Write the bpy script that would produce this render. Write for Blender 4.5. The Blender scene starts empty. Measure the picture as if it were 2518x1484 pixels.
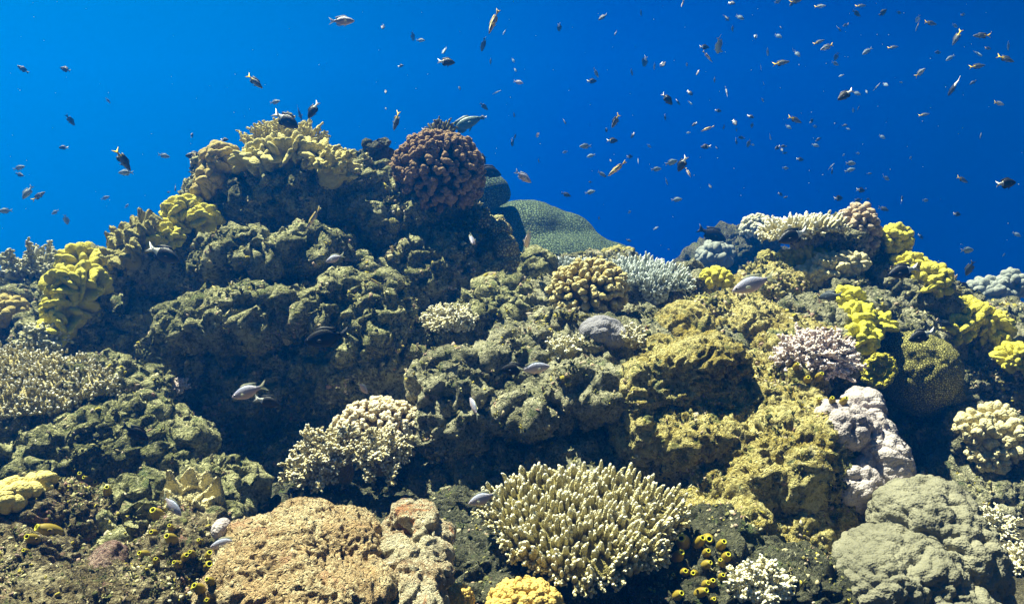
import bpy, bmesh, math
import numpy as np
from mathutils import Vector, Matrix

C = bpy.context.scene.collection
SC = bpy.context.scene
# ------------------------------------------------------------------ camera, light, water colour
F = 1798.0                      # focal length in pixels of a 2518 px wide frame
PITCH = math.radians(3.9)
cam_d = bpy.data.cameras.new("camera")
cam_d.sensor_width = 36.0
cam_d.lens = 36.0 * F / 2518.0
cam_d.clip_start = 0.02
cam_d.clip_end = 500
cam = bpy.data.objects.new("camera", cam_d)
C.objects.link(cam)
cam.location = (0, 0, 0)
cam.rotation_euler = (math.radians(90) - PITCH, 0, 0)
SC.camera = cam
SC.view_settings.view_transform = 'Standard'
SC.view_settings.look = 'None'
SC.view_settings.gamma = 1.0
SC.view_settings.exposure = 1.75
SC.cycles.use_denoising = True
SC.cycles.max_bounces = 5
SC.cycles.diffuse_bounces = 2
SC.cycles.glossy_bounces = 2
SC.cycles.transmission_bounces = 3
SC.cycles.volume_bounces = 1
SC.cycles.caustics_reflective = False
SC.cycles.caustics_refractive = False
SC.cycles.sample_clamp_indirect = 3.0

SUN = Vector((-0.35, 0.20, 0.92)).normalized()
sun_d = bpy.data.lights.new("sun", 'SUN')
sun_d.energy = 5.0
sun_d.angle = math.radians(0.6)
sun_d.color = (0.98, 1.0, 0.74)
sun = bpy.data.objects.new("sun", sun_d)
C.objects.link(sun)
sun.rotation_euler = SUN.to_track_quat('Z', 'Y').to_euler()
sun.location = SUN * 30
SUN_EL = math.asin(SUN.z)
SUN_AZ = math.atan2(SUN.x, SUN.y)


class NT:
    """small helper for node trees"""
    def __init__(s, tree):
        s.t = tree
        tree.nodes.clear()

    def n(s, typ, ins=None, **kw):
        nd = s.t.nodes.new(typ)
        for k, v in kw.items():
            setattr(nd, k, v)
        for k, v in (ins or {}).items():
            sock = nd.inputs[k]
            if isinstance(v, bpy.types.NodeSocket):
                s.t.links.new(v, sock)
            else:
                sock.default_value = v
        return nd

    def link(s, a, b):
        s.t.links.new(a, b)

    def math(s, op, a, b=0.0, c=0.0, clamp=False):
        return s.n('ShaderNodeMath', {0: a, 1: b, 2: c}, operation=op, use_clamp=clamp).outputs[0]

    def mix(s, f, a, b, blend='MIX'):
        nd = s.n('ShaderNodeMix', data_type='RGBA', blend_type=blend)
        for i, v in ((0, f), (6, a), (7, b)):
            if isinstance(v, bpy.types.NodeSocket):
                s.t.links.new(v, nd.inputs[i])
            else:
                nd.inputs[i].default_value = v if i == 0 else (*v, 1)[:4]
        return nd.outputs[2]

    def ramp(s, f, stops, interp='LINEAR'):
        nd = s.n('ShaderNodeValToRGB', {0: f})
        r = nd.color_ramp
        r.interpolation = interp
        while len(r.elements) < len(stops):
            r.elements.new(0.5)
        for e, (p, c) in zip(r.elements, stops):
            e.position = p
            e.color = (c, c, c, 1) if not hasattr(c, '__len__') else (*c, 1)
        return nd.outputs[0]

    def maprange(s, v, a, b, c=0.0, d=1.0, smooth=True):
        return s.n('ShaderNodeMapRange', {0: v, 1: a, 2: b, 3: c, 4: d}, interpolation_type='SMOOTHSTEP' if smooth else 'LINEAR').outputs[0]


W = bpy.data.worlds.new("World")
SC.world = W
W.use_nodes = True
w = NT(W.node_tree)
tc = w.n('ShaderNodeTexCoord')
sep = w.n('ShaderNodeSeparateXYZ', {0: tc.outputs['Generated']})
gd = Vector((-0.80, 0.42, 0.42)).normalized()
dot = w.n('ShaderNodeVectorMath', {0: tc.outputs['Generated'], 1: tuple(gd)}, operation='DOT_PRODUCT').outputs['Value']
water = w.ramp(dot, [(0.0, (0.0, 0.024, 0.31)), (0.18, (0.0, 0.042, 0.47)), (0.42, (0.0, 0.092, 0.66)), (0.66, (0.0, 0.225, 0.78)), (0.9, (0.0, 0.43, 1.05))])
back = w.maprange(sep.outputs[1], -0.15, 0.3)
water = w.mix(back, (0.004, 0.035, 0.045), water)      # unseen water behind the camera, darkened to cut blue fill in the shadows
low = w.maprange(sep.outputs[2], -0.7, 0.0)
water = w.mix(low, (0.0, 0.016, 0.04), water)
sky = w.n('ShaderNodeTexSky', sky_type='NISHITA', sun_disc=False, sun_elevation=SUN_EL, sun_rotation=SUN_AZ)
skyt = w.mix(1.0, sky.outputs[0], (0.050, 0.066, 0.038), 'MULTIPLY')     # daylight through the surface overhead
snell = w.maprange(sep.outputs[2], 0.5, 0.85)
full = w.mix(snell, water, skyt)
bg = w.n('ShaderNodeBackground', {'Color': full, 'Strength': 0.148})
wo = w.n('ShaderNodeOutputWorld', {0: bg.outputs[0]})

# ------------------------------------------------------------------ numpy helpers
_rng = np.random.default_rng(7)
_perm = np.concatenate([_rng.permutation(256)] * 3).astype(np.int32)
_grad = _rng.normal(size=(256, 3))
_grad /= np.linalg.norm(_grad, axis=1)[:, None]
_grad = _grad.astype(np.float32)
_jit = _rng.random((256, 3)).astype(np.float32)


def _hash(i, j, k):
    return _perm[_perm[_perm[i & 255] + (j & 255)] + (k & 255)]


def perlin(P):
    P = np.asarray(P, dtype=np.float32)
    I = np.floor(P).astype(np.int32)
    f = P - I
    u = f * f * f * (f * (f * 6 - 15) + 10)
    out = np.zeros(len(P), np.float32)
    for dx in (0, 1):
        wx = u[:, 0] if dx else 1 - u[:, 0]
        for dy in (0, 1):
            wy = u[:, 1] if dy else 1 - u[:, 1]
            for dz in (0, 1):
                wz = u[:, 2] if dz else 1 - u[:, 2]
                g = _grad[_hash(I[:, 0] + dx, I[:, 1] + dy, I[:, 2] + dz)]
                out += wx * wy * wz * (g[:, 0] * (f[:, 0] - dx) + g[:, 1] * (f[:, 1] - dy) + g[:, 2] * (f[:, 2] - dz))
    return out * 1.5


def ridged(P):
    return 1 - 2 * np.abs(perlin(P))


def worley(P, jitter=0.9):
    P = np.asarray(P, dtype=np.float32)
    I = np.floor(P).astype(np.int32)
    f1 = np.full(len(P), 9.0, np.float32)
    f2 = np.full(len(P), 9.0, np.float32)
    for dx in (-1, 0, 1):
        for dy in (-1, 0, 1):
            for dz in (-1, 0, 1):
                J = I + np.array([dx, dy, dz], np.int32)
                q = J + 0.5 + (_jit[_hash(J[:, 0], J[:, 1], J[:, 2])] - 0.5) * jitter - P
                d = (q * q).sum(axis=1)
                f2 = np.minimum(f2, np.maximum(f1, d))
                f1 = np.minimum(f1, d)
    return np.sqrt(f1), np.sqrt(f2)


def sstep(a, b, x):
    t = np.clip((x - a) / (b - a), 0, 1)
    return t * t * (3 - 2 * t)


def ico(sub):
    bm = bmesh.new()
    bmesh.ops.create_icosphere(bm, subdivisions=sub, radius=1.0)
    V = np.array([v.co[:] for v in bm.verts], np.float32)
    T = np.array([[v.index for v in f.verts] for f in bm.faces], np.int32)
    bm.free()
    return V, T


ICO = {k: ico(k) for k in (2, 3, 4)}


def set_mesh(name, V, faces, smooth=True, attrs=None):
    """faces: list of int arrays (n x 3 or n x 4)"""
    me = bpy.data.meshes.new(name)
    V = np.ascontiguousarray(V, np.float32)
    me.vertices.add(len(V))
    me.vertices.foreach_set("co", V.ravel())
    faces = [np.asarray(f, np.int32) for f in faces if len(f)]
    loops = np.concatenate([f.ravel() for f in faces])
    tot = np.concatenate([np.full(len(f), f.shape[1], np.int32) for f in faces])
    start = np.concatenate([[0], np.cumsum(tot)[:-1]]).astype(np.int32)
    me.loops.add(len(loops))
    me.loops.foreach_set("vertex_index", loops)
    me.polygons.add(len(tot))
    me.polygons.foreach_set("loop_start", start)
    try:
        me.polygons.foreach_set("loop_total", tot)
    except Exception:
        pass
    me.polygons.foreach_set("use_smooth", np.full(len(tot), smooth, bool))
    for k, a in (attrs or {}).items():
        at = me.attributes.new(k, 'FLOAT', 'POINT')
        at.data.foreach_set("value", np.ascontiguousarray(a, np.float32))
    me.update(calc_edges=True)
    return me


def obj(name, me, mat=None, parent=None):
    o = bpy.data.objects.new(name, me)
    C.objects.link(o)
    if mat is not None:
        for m in (mat if isinstance(mat, (list, tuple)) else [mat]):
            me.materials.append(m)
    if parent is not None:
        o.parent = parent
    return o


def tag(o, label=None, cat=None, group=None, kind=None):
    for k, v in (("label", label), ("category", cat), ("group", group), ("kind", kind)):
        if v:
            o[k] = v
    return o


def empty(name, loc, label=None, cat=None, group=None):
    o = bpy.data.objects.new(name, None)
    C.objects.link(o)
    o.location = loc
    o.empty_display_size = 0.05
    return tag(o, label, cat, group)


def vnormals(V, quads):
    a, b, c, d = (V[quads[:, i]] for i in range(4))
    n = np.cross(c - a, d - b)
    out = np.stack([np.bincount(quads.ravel(), np.repeat(n[:, i], 4), len(V)) for i in range(3)], axis=1)
    return (out / np.maximum(np.linalg.norm(out, axis=1), 1e-12)[:, None]).astype(np.float32)


def smooth(V, quads, it=2, k=0.5):
    e = np.concatenate([quads[:, [0, 1]], quads[:, [1, 2]], quads[:, [2, 3]], quads[:, [3, 0]]])
    a, b = e[:, 0], e[:, 1]
    deg = np.bincount(a, minlength=len(V)) + np.bincount(b, minlength=len(V))
    for _ in range(it):
        avg = np.stack([(np.bincount(a, V[b, i], len(V)) + np.bincount(b, V[a, i], len(V))) / deg for i in range(3)], axis=1)
        V = V + k * (avg - V)
    return V.astype(np.float32)


def rot_from_z(n, spin=0.0):
    """3x3 whose z column is n"""
    n = np.asarray(n, float)
    n = n / np.linalg.norm(n)
    h = np.array([1.0, 0, 0]) if abs(n[0]) < 0.8 else np.array([0, 1.0, 0])
    x = h - n * (h @ n)
    x /= np.linalg.norm(x)
    y = np.cross(n, x)
    c, s = math.cos(spin), math.sin(spin)
    return np.stack([x * c + y * s, y * c - x * s, n], axis=1)


def remesh(ells, voxel, sub=3):
    """union of ellipsoids (centre, radii, 3x3 rotation) -> vertices, quads"""
    IV, IT = ICO[sub]
    Vs, Ts = [], []
    for k, (c, r, R) in enumerate(ells):
        Vs.append((IV * np.asarray(r)) @ (np.asarray(R).T if R is not None else np.eye(3)) + np.asarray(c))
        Ts.append(IT + k * len(IV))
    me = set_mesh("tmp", np.concatenate(Vs), [np.concatenate(Ts)])
    o = bpy.data.objects.new("tmp", me)
    C.objects.link(o)
    m = o.modifiers.new("r", 'REMESH')
    m.mode = 'VOXEL'
    m.voxel_size = voxel
    dg = bpy.context.evaluated_depsgraph_get()
    ev = o.evaluated_get(dg)
    em = ev.to_mesh()
    V = np.empty(len(em.vertices) * 3, np.float32)
    em.vertices.foreach_get("co", V)
    nl = len(em.loops)
    L = np.empty(nl, np.int32)
    em.loops.foreach_get("vertex_index", L)
    ev.to_mesh_clear()
    bpy.data.objects.remove(o)
    bpy.data.meshes.remove(me)
    return V.reshape(-1, 3), L.reshape(-1, 4)


# ------------------------------------------------------------------ camera geometry
RIGHT = np.array([1.0, 0, 0])
UP = np.array([0, math.sin(PITCH), math.cos(PITCH)])
FWD = np.array([0, math.cos(PITCH), -math.sin(PITCH)])


def ray(px, py):
    return (px - 1259.0) / F * RIGHT + (742.0 - py) / F * UP + FWD


def pt(px, py, d):
    return ray(px, py) * d


# ------------------------------------------------------------------ materials
def mat_new(name):
    m = bpy.data.materials.new(name)
    m.use_nodes = True
    return m, NT(m.node_tree)


def principled(t, color, rough=0.85, normal=None, spec=0.15, sss=0.0, alpha=None):
    ins = {'Base Color': color if isinstance(color, bpy.types.NodeSocket) else (*color, 1), 'Roughness': rough}
    p = t.n('ShaderNodeBsdfPrincipled', ins)
    p.inputs['Specular IOR Level'].default_value = spec
    if normal is not None:
        t.link(normal, p.inputs['Normal'])
    if alpha is not None:
        p.inputs['Alpha'].default_value = alpha
    t.n('ShaderNodeOutputMaterial', {0: p.outputs[0]})
    return p


def noise(t, co, scale, detail=4.0, rough=0.6, dist=0.0):
    return t.n('ShaderNodeTexNoise', {'Vector': co, 'Scale': scale, 'Detail': detail, 'Roughness': rough, 'Distortion': dist}).outputs[0]


def voronoi(t, co, scale, feature='F1', rnd=1.0):
    return t.n('ShaderNodeTexVoronoi', {'Vector': co, 'Scale': scale, 'Randomness': rnd}, feature=feature).outputs['Distance']


def rock_mat(name, dark, mid, pale, accent=None, pale_amt=0.5, accent_amt=0.62, s=1.0, bump=1.0, pits=0.5, growth=((0.10, 0.15, 0.045), (0.72, 0.68, 0.48), (0.30, 0.17, 0.15))):
    m, t = mat_new(name)
    co = t.n('ShaderNodeTexCoord').outputs['Object']
    n_big = noise(t, co, 5.0 * s, 5, 0.65)
    n_mid = noise(t, co, 17.0 * s, 6, 0.72, 0.4)
    n_fine = noise(t, co, 70.0 * s, 6, 0.75)
    wv = t.n('ShaderNodeTexNoise', {'Vector': co, 'Scale': 26.0 * s, 'Detail': 3.0}).outputs['Color']
    cw = t.n('ShaderNodeVectorMath', {0: co, 1: t.n('ShaderNodeVectorMath', {0: wv, 3: 0.05 / s}, operation='SCALE').outputs[0]}, operation='ADD').outputs[0]
    col = t.mix(t.maprange(t.math('ADD', t.math('MULTIPLY', n_mid, 0.6), t.math('MULTIPLY', n_fine, 0.4)), 0.40, 0.57), dark, mid)
    mixv = t.math('ADD', t.math('MULTIPLY', n_big, 0.45), t.math('MULTIPLY', n_fine, 0.55))
    col = t.mix(t.maprange(mixv, pale_amt - 0.06, pale_amt + 0.11), col, pale)
    if accent:
        n_acc = noise(t, co, 9.0 * s, 5, 0.7, 0.6)
        col = t.mix(t.math('MULTIPLY', t.maprange(n_acc, accent_amt, accent_amt + 0.07), 0.85), col, accent)
    if growth:
        g1 = noise(t, cw, 13.0 * s, 5, 0.7)
        g2 = noise(t, cw, 31.0 * s, 5, 0.75, 0.8)
        col = t.mix(t.math('MULTIPLY', t.maprange(g1, 0.56, 0.64), 0.8), col, growth[0])
        col = t.mix(t.math('MULTIPLY', t.maprange(g2, 0.62, 0.68), 0.9), col, growth[1])
        col = t.mix(t.math('MULTIPLY', t.maprange(g2, 0.36, 0.31), 0.9), col, growth[2])
    vp = voronoi(t, cw, 46.0 * s)
    vq = voronoi(t, cw, 105.0 * s)
    pit = t.math('ADD', t.maprange(vp, 0.10, 0.42), t.math('MULTIPLY', t.maprange(vq, 0.10, 0.45), 0.6))
    spots = t.maprange(noise(t, co, 160.0 * s, 3, 0.7), 0.35, 0.7)
    col = t.mix(t.math('MULTIPLY', spots, 0.45), col, t.mix(0.55, pale, mid))
    h = t.math('ADD', t.math('MULTIPLY', n_fine, 1.3), t.math('MULTIPLY', n_mid, 1.5))
    h = t.math('ADD', h, t.math('MULTIPLY', pit, pits))
    b = t.n('ShaderNodeBump', {'Strength': 1.0, 'Distance': 0.030 * bump, 'Height': h})
    principled(t, col, 0.95, b.outputs[0], 0.08)
    return m


def flesh_mat(name, base, edge, s=1.0, bump=1.0):
    """leather coral: fleshy skin covered with tiny polyps"""
    m, t = mat_new(name)
    co = t.n('ShaderNodeTexCoord').outputs['Object']
    n1 = noise(t, co, 11.0 * s, 4, 0.6)
    n2 = noise(t, co, 190.0 * s, 3, 0.7)
    v = voronoi(t, co, 170.0 * s)
    tip = t.n('ShaderNodeAttribute', attribute_name='tip').outputs['Fac']
    col = t.mix(t.math('ADD', t.math('MULTIPLY', t.maprange(n1, 0.32, 0.68), 0.4), t.math('MULTIPLY', t.maprange(tip, 0.35, 0.95), 0.6)), base, edge)
    col = t.mix(t.math('MULTIPLY', t.maprange(v, 0.0, 0.5), 0.30), edge, col)
    col = t.mix(t.math('MULTIPLY', n2, 0.35), col, tuple(c * 0.6 for c in base))
    h = t.math('ADD', t.math('MULTIPLY', v, -0.7), t.math('MULTIPLY', n2, 0.8))
    b = t.n('ShaderNodeBump', {'Strength': 0.9, 'Distance': 0.006 * bump, 'Height': h})
    principled(t, col, 0.8, b.outputs[0], 0.15)
    return m


def branch_mat(name, low, high, tip, s=1.0, bump=1.0):
    """stony branching coral: pigment pales from the branch's foot to its growing tip"""
    m, t = mat_new(name)
    co = t.n('ShaderNodeTexCoord').outputs['Object']
    a = t.n('ShaderNodeAttribute', attribute_name='tip').outputs['Fac']
    n1 = noise(t, co, 14.0 * s, 4, 0.6)
    v = voronoi(t, co, 230.0 * s)
    f = t.math('ADD', a, t.math('MULTIPLY', t.math('SUBTRACT', n1, 0.5), 0.35))
    col = t.mix(t.maprange(f, 0.1, 0.62), low, high)
    col = t.mix(t.maprange(f, 0.72, 0.98), col, tip)
    b = t.n('ShaderNodeBump', {'Strength': 0.9, 'Distance': 0.006 * bump, 'Height': t.math('MULTIPLY', v, -1.0)})
    principled(t, col, 0.85, b.outputs[0], 0.12)
    return m


def porites_mat(name, a, bcol, algae):
    m, t = mat_new(name)
    co = t.n('ShaderNodeTexCoord').outputs['Object']
    n1 = noise(t, co, 6.0, 4, 0.6)
    n2 = noise(t, co, 220.0, 3, 0.7)
    n3 = noise(t, co, 16.0, 5, 0.7, 0.5)
    col = t.mix(t.maprange(n1, 0.3, 0.7), a, bcol)
    col = t.mix(t.maprange(n3, 0.66, 0.74), col, algae)
    col = t.mix(t.math('MULTIPLY', n2, 0.35), col, tuple(c * 0.55 for c in a))
    vp = voronoi(t, co, 170.0)
    col = t.mix(t.math('MULTIPLY', t.maprange(vp, 0.32, 0.12), 0.5), col, tuple(c * 0.4 for c in a))
    h = t.math('ADD', t.math('MULTIPLY', noise(t, co, 40.0, 4, 0.6), 1.2), t.math('MULTIPLY', vp, 0.5))
    b = t.n('ShaderNodeBump', {'Strength': 0.7, 'Distance': 0.008, 'Height': h})
    principled(t, col, 0.85, b.outputs[0], 0.12)
    return m


def honeycomb_mat(name, cell, ridge, scale, bump=1.0, rnd=0.75):
    m, t = mat_new(name)
    co = t.n('ShaderNodeTexCoord').outputs['Object']
    e = voronoi(t, co, scale, 'DISTANCE_TO_EDGE', rnd)
    n1 = noise(t, co, 5.0, 4, 0.6)
    f = t.maprange(e, 0.04, 0.22)
    col = t.mix(f, cell, ridge)
    col = t.mix(t.math('MULTIPLY', t.maprange(n1, 0.35, 0.7), 0.5), col, tuple(c * 0.5 for c in ridge))
    b = t.n('ShaderNodeBump', {'Strength': 1.0, 'Distance': 0.03 * bump, 'Height': f})
    principled(t, col, 0.9, b.outputs[0], 0.1)
    return m


M = {}
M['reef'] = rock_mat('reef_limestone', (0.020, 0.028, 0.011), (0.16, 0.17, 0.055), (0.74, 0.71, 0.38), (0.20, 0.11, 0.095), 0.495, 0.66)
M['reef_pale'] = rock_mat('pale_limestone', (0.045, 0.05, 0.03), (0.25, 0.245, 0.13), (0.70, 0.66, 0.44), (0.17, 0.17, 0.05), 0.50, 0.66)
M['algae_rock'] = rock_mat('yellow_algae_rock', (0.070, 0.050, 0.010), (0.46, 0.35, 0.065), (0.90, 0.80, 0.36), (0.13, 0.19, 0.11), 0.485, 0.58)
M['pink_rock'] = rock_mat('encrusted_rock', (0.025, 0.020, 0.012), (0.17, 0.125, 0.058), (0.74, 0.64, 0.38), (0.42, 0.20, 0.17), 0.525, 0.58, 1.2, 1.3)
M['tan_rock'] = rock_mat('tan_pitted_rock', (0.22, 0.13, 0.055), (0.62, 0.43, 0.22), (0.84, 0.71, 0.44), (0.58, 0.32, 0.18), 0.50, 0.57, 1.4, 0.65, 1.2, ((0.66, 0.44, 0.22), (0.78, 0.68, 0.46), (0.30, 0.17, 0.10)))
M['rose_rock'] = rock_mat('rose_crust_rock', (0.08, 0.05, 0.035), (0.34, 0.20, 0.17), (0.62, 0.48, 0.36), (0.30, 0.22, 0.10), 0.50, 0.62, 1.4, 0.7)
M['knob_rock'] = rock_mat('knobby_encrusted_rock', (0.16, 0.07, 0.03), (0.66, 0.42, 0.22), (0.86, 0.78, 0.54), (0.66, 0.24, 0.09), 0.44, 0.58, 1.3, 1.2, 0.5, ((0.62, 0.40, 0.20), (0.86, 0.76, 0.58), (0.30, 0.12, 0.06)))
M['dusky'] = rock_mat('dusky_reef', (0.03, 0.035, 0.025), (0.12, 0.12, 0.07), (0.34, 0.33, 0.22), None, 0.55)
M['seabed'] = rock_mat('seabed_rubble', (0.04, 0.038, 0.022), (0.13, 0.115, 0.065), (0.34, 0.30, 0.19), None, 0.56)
M['leather_y'] = flesh_mat('yellow_leather', (0.30, 0.25, 0.012), (0.70, 0.63, 0.09))
M['leather_b'] = flesh_mat('bright_yellow_leather', (0.38, 0.34, 0.012), (0.74, 0.69, 0.08))
M['leather_o'] = flesh_mat('olive_leather', (0.20, 0.18, 0.045), (0.40, 0.36, 0.12))
M['leather_p'] = flesh_mat('pale_leather', (0.40, 0.34, 0.09), (0.68, 0.60, 0.22))
M['leather_t'] = flesh_mat('tan_leather', (0.36, 0.27, 0.07), (0.52, 0.42, 0.14))
M['leather_c'] = flesh_mat('cream_leather', (0.52, 0.44, 0.22), (0.72, 0.64, 0.36))
M['leather_g'] = flesh_mat('grey_leather', (0.20, 0.22, 0.20), (0.36, 0.38, 0.32))
M['table'] = branch_mat('cream_table_coral', (0.17, 0.145, 0.045), (0.60, 0.53, 0.27), (0.88, 0.83, 0.64))
M['white'] = branch_mat('white_staghorn', (0.42, 0.36, 0.16), (0.74, 0.68, 0.42), (0.92, 0.90, 0.82))
M['bluewhite'] = branch_mat('blue_white_staghorn', (0.26, 0.28, 0.22), (0.56, 0.60, 0.54), (0.84, 0.90, 0.88))
M['tan_br'] = branch_mat('tan_staghorn', (0.17, 0.165, 0.07), (0.46, 0.44, 0.22), (0.76, 0.74, 0.58))
M['cream_br'] = branch_mat('cream_bushy_coral', (0.22, 0.15, 0.06), (0.60, 0.48, 0.25), (0.86, 0.77, 0.58))
M['pink_br'] = branch_mat('pink_bushy_coral', (0.34, 0.25, 0.20), (0.72, 0.58, 0.52), (0.92, 0.83, 0.82))
M['dark_br'] = branch_mat('dark_finger_coral', (0.06, 0.055, 0.015), (0.16, 0.14, 0.04), (0.36, 0.32, 0.10))
M['bottle'] = branch_mat('bottlebrush_staghorn', (0.22, 0.17, 0.06), (0.62, 0.54, 0.29), (0.90, 0.86, 0.72))
M['yellow_br'] = branch_mat('yellow_cauliflower', (0.15, 0.11, 0.03), (0.50, 0.40, 0.14), (0.74, 0.65, 0.33))
M['brown_br'] = branch_mat('brown_cauliflower', (0.05, 0.030, 0.014), (0.22, 0.140, 0.070), (0.36, 0.235, 0.125), 0.8, 1.4)
M['pinktan_br'] = branch_mat('pinkish_finger_coral', (0.22, 0.15, 0.08), (0.50, 0.38, 0.24), (0.66, 0.53, 0.38))
M['porites'] = porites_mat('lavender_lobed_coral', (0.34, 0.29, 0.295), (0.52, 0.455, 0.435), (0.22, 0.19, 0.07))
M['porites_o'] = porites_mat('grey_lobed_coral', (0.16, 0.152, 0.105), (0.28, 0.262, 0.185), (0.20, 0.17, 0.08))
M['porites_g'] = porites_mat('grey_boulder_coral', (0.20, 0.19, 0.215), (0.29, 0.275, 0.30), (0.20, 0.18, 0.12))
M['honey'] = honeycomb_mat('green_honeycomb', (0.03, 0.05, 0.03), (0.16, 0.22, 0.115), 50.0, 0.9, 0.85)
M['furry'] = honeycomb_mat('furry_green_dome', (0.10, 0.095, 0.02), (0.42, 0.39, 0.13), 105.0, 0.5, 0.8)
M['furry_b'] = honeycomb_mat('shaggy_beige', (0.15, 0.12, 0.04), (0.56, 0.48, 0.22), 60.0, 0.6, 1.0)
M['orange'] = flesh_mat('orange_grape_coral', (0.52, 0.34, 0.07), (0.68, 0.48, 0.14))
M['lemon'] = flesh_mat('lemon_soft_coral', (0.58, 0.45, 0.09), (0.74, 0.62, 0.22))


# ------------------------------------------------------------------ reef rock
def E(px, py, d, rx, ry, rd):
    return (pt(px, py, d), (rx * d / F, rd, ry * d / F), None)


def rock_displace(V, Q, amp=1.0, lump=0.13, seed=0.0, pit=1.0, flute=0.0, fine=1.0, fs=1.0):
    P = V + seed * np.array([3.1, 7.7, 5.3], np.float32)
    N = vnormals(V, Q)
    d = 0.05 * perlin(P / 0.42) + 0.03 * perlin(P / 0.2)
    V = V + N * (amp * d)[:, None]
    N = vnormals(V, Q)
    Pw = P + 0.03 * np.stack([perlin(P / 0.09), perlin(P / 0.09 + 31), perlin(P / 0.09 + 57)], axis=1)
    f1, f2 = worley(Pw / lump)
    d = 0.055 * (0.55 - f1) * (lump / 0.13)
    if flute:
        Pf = P * np.array([1, 1, 0.28], np.float32)
        d = d + flute * 0.03 * ridged(Pf / 0.075)
    d = d + 0.022 * perlin(P / 0.085)
    V = V + N * (amp * d)[:, None]
    N = vnormals(V, Q)
    g1, g2 = worley(Pw / (0.048 * fs) + 11)
    d = 0.021 * fs * ridged(Pw / (0.052 * fs)) - 0.032 * fs * pit * sstep(0.52, 0.14, g1) + 0.015 * fs * ridged(Pw / (0.026 * fs) + 5) * fine
    V = V + N * (amp * d)[:, None]
    return V.astype(np.float32)


REEF = []


def reef(name, ells, voxel, mat, amp=1.0, lump=0.13, seed=0.0, pit=1.0, flute=0.0, fine=1.0, sm=3, fs=1.0):
    V, Q = remesh(ells, voxel)
    V = smooth(V, Q, sm)
    V = rock_displace(V, Q, amp, lump, seed, pit, flute, fine, fs)
    o = obj(name, set_mesh(name, V, [Q]), mat)
    REEF.append(o)
    return o


main = [E(*a) for a in [
    (730, 495, 3.75, 140, 80, .30), (640, 480, 3.75, 62, 62, .22), (885, 470, 3.75, 85, 62, .24), (1055, 530, 3.9, 105, 110, .28),
    (960, 580, 3.80, 195, 130, .33), (780, 640, 3.75, 270, 100, .33), (610, 640, 3.24, 112, 48, .24), (735, 628, 3.27, 112, 44, .24),
    (1160, 650, 3.85, 88, 98, .22), (1060, 670, 3.65, 185, 100, .28), (870, 715, 3.5, 190, 70, .28), (520, 800, 3.05, 92, 62, .26),
    (640, 785, 3.0, 120, 62, .26), (800, 775, 3.02, 140, 58, .26), (935, 775, 3.0, 50, 74, .18), (700, 900, 3.09, 240, 105, .28),
    (560, 930, 3.12, 100, 90, .23), (860, 890, 3.05, 180, 105, .28), (1080, 845, 3.25, 140, 62, .28), (1240, 800, 3.32, 110, 80, .28),
    (1220, 720, 3.7, 110, 60, .26), (1010, 930, 3.05, 130, 70, .23), (415, 650, 3.55, 90, 85, .25), (330, 735, 3.55, 110, 100, .28),
    (225, 815, 3.32, 110, 130, .28), (330, 870, 3.4, 130, 120, .30), (470, 730, 3.65, 95, 130, .28), (110, 790, 3.55, 90, 90, .28),
    (50, 850, 3.65, 100, 90, .28), (505, 580, 3.68, 60, 62, .22), (545, 485, 3.8, 55, 80, .18), (760, 950, 2.92, 70, 60, .16), (900, 960, 2.92, 60, 50, .15), (600, 880, 2.98, 60, 45, .15),
    (650, 930, 3.85, 520, 330, .50), (330, 960, 3.6, 260, 110, .32), (690, 850, 3.02, 80, 50, .16), (450, 870, 3.08, 50, 60, .14)]]
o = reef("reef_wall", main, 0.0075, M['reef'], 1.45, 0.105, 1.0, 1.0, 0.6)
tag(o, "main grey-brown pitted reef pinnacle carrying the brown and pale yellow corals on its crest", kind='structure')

low_left = [E(*a) for a in [
    (100, 1060, 2.55, 160, 62, .24), (50, 1110, 2.45, 110, 80, .24), (250, 1010, 2.65, 150, 100, .24), (330, 1090, 2.42, 130, 85, .24),
    (440, 1115, 2.35, 92, 70, .18), (200, 1140, 2.35, 130, 80, .22), (570, 1060, 3.3, 110, 130, .25), (660, 1110, 3.25, 150, 150, .25),
    (880, 1150, 3.0, 220, 130, .25), (350, 1230, 1.98, 62, 56, .13), (330, 1310, 1.88, 70, 70, .14), (500, 1220, 2.2, 120, 90, .2)]]
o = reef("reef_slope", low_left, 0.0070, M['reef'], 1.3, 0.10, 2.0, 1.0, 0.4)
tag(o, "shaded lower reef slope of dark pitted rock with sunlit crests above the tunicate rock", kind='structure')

centre = [E(*a) for a in [
    (1120, 955, 2.62, 72, 58, .2), (1115, 1040, 2.6, 75, 100, .2), (1300, 905, 2.8, 120, 56, .24), (1300, 1005, 2.55, 95, 34, .2),
    (1440, 965, 2.55, 100, 46, .2), (1340, 1085, 2.95, 210, 90, .2), (1400, 815, 3.15, 115, 72, .28), (1335, 765, 3.25, 62, 50, .2),
    (1460, 880, 2.85, 110, 56, .24), (1580, 735, 3.7, 130, 52, .28), (1690, 705, 3.75, 52, 42, .2), (1470, 700, 3.75, 140, 50, .25),
    (1200, 1180, 2.6, 180, 70, .25), (1540, 830, 3.2, 110, 70, .25), (1600, 900, 3.0, 260, 90, .3), (1450, 1150, 2.45, 120, 60, .2)]]
o = reef("reef_ledge", centre, 0.0073, M['reef_pale'], 1.25, 0.10, 3.0, 1.0, 0.2)
tag(o, "middle reef ledges of pale crumbling rock between the pinnacle and the yellow boulders", kind='structure')

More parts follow.
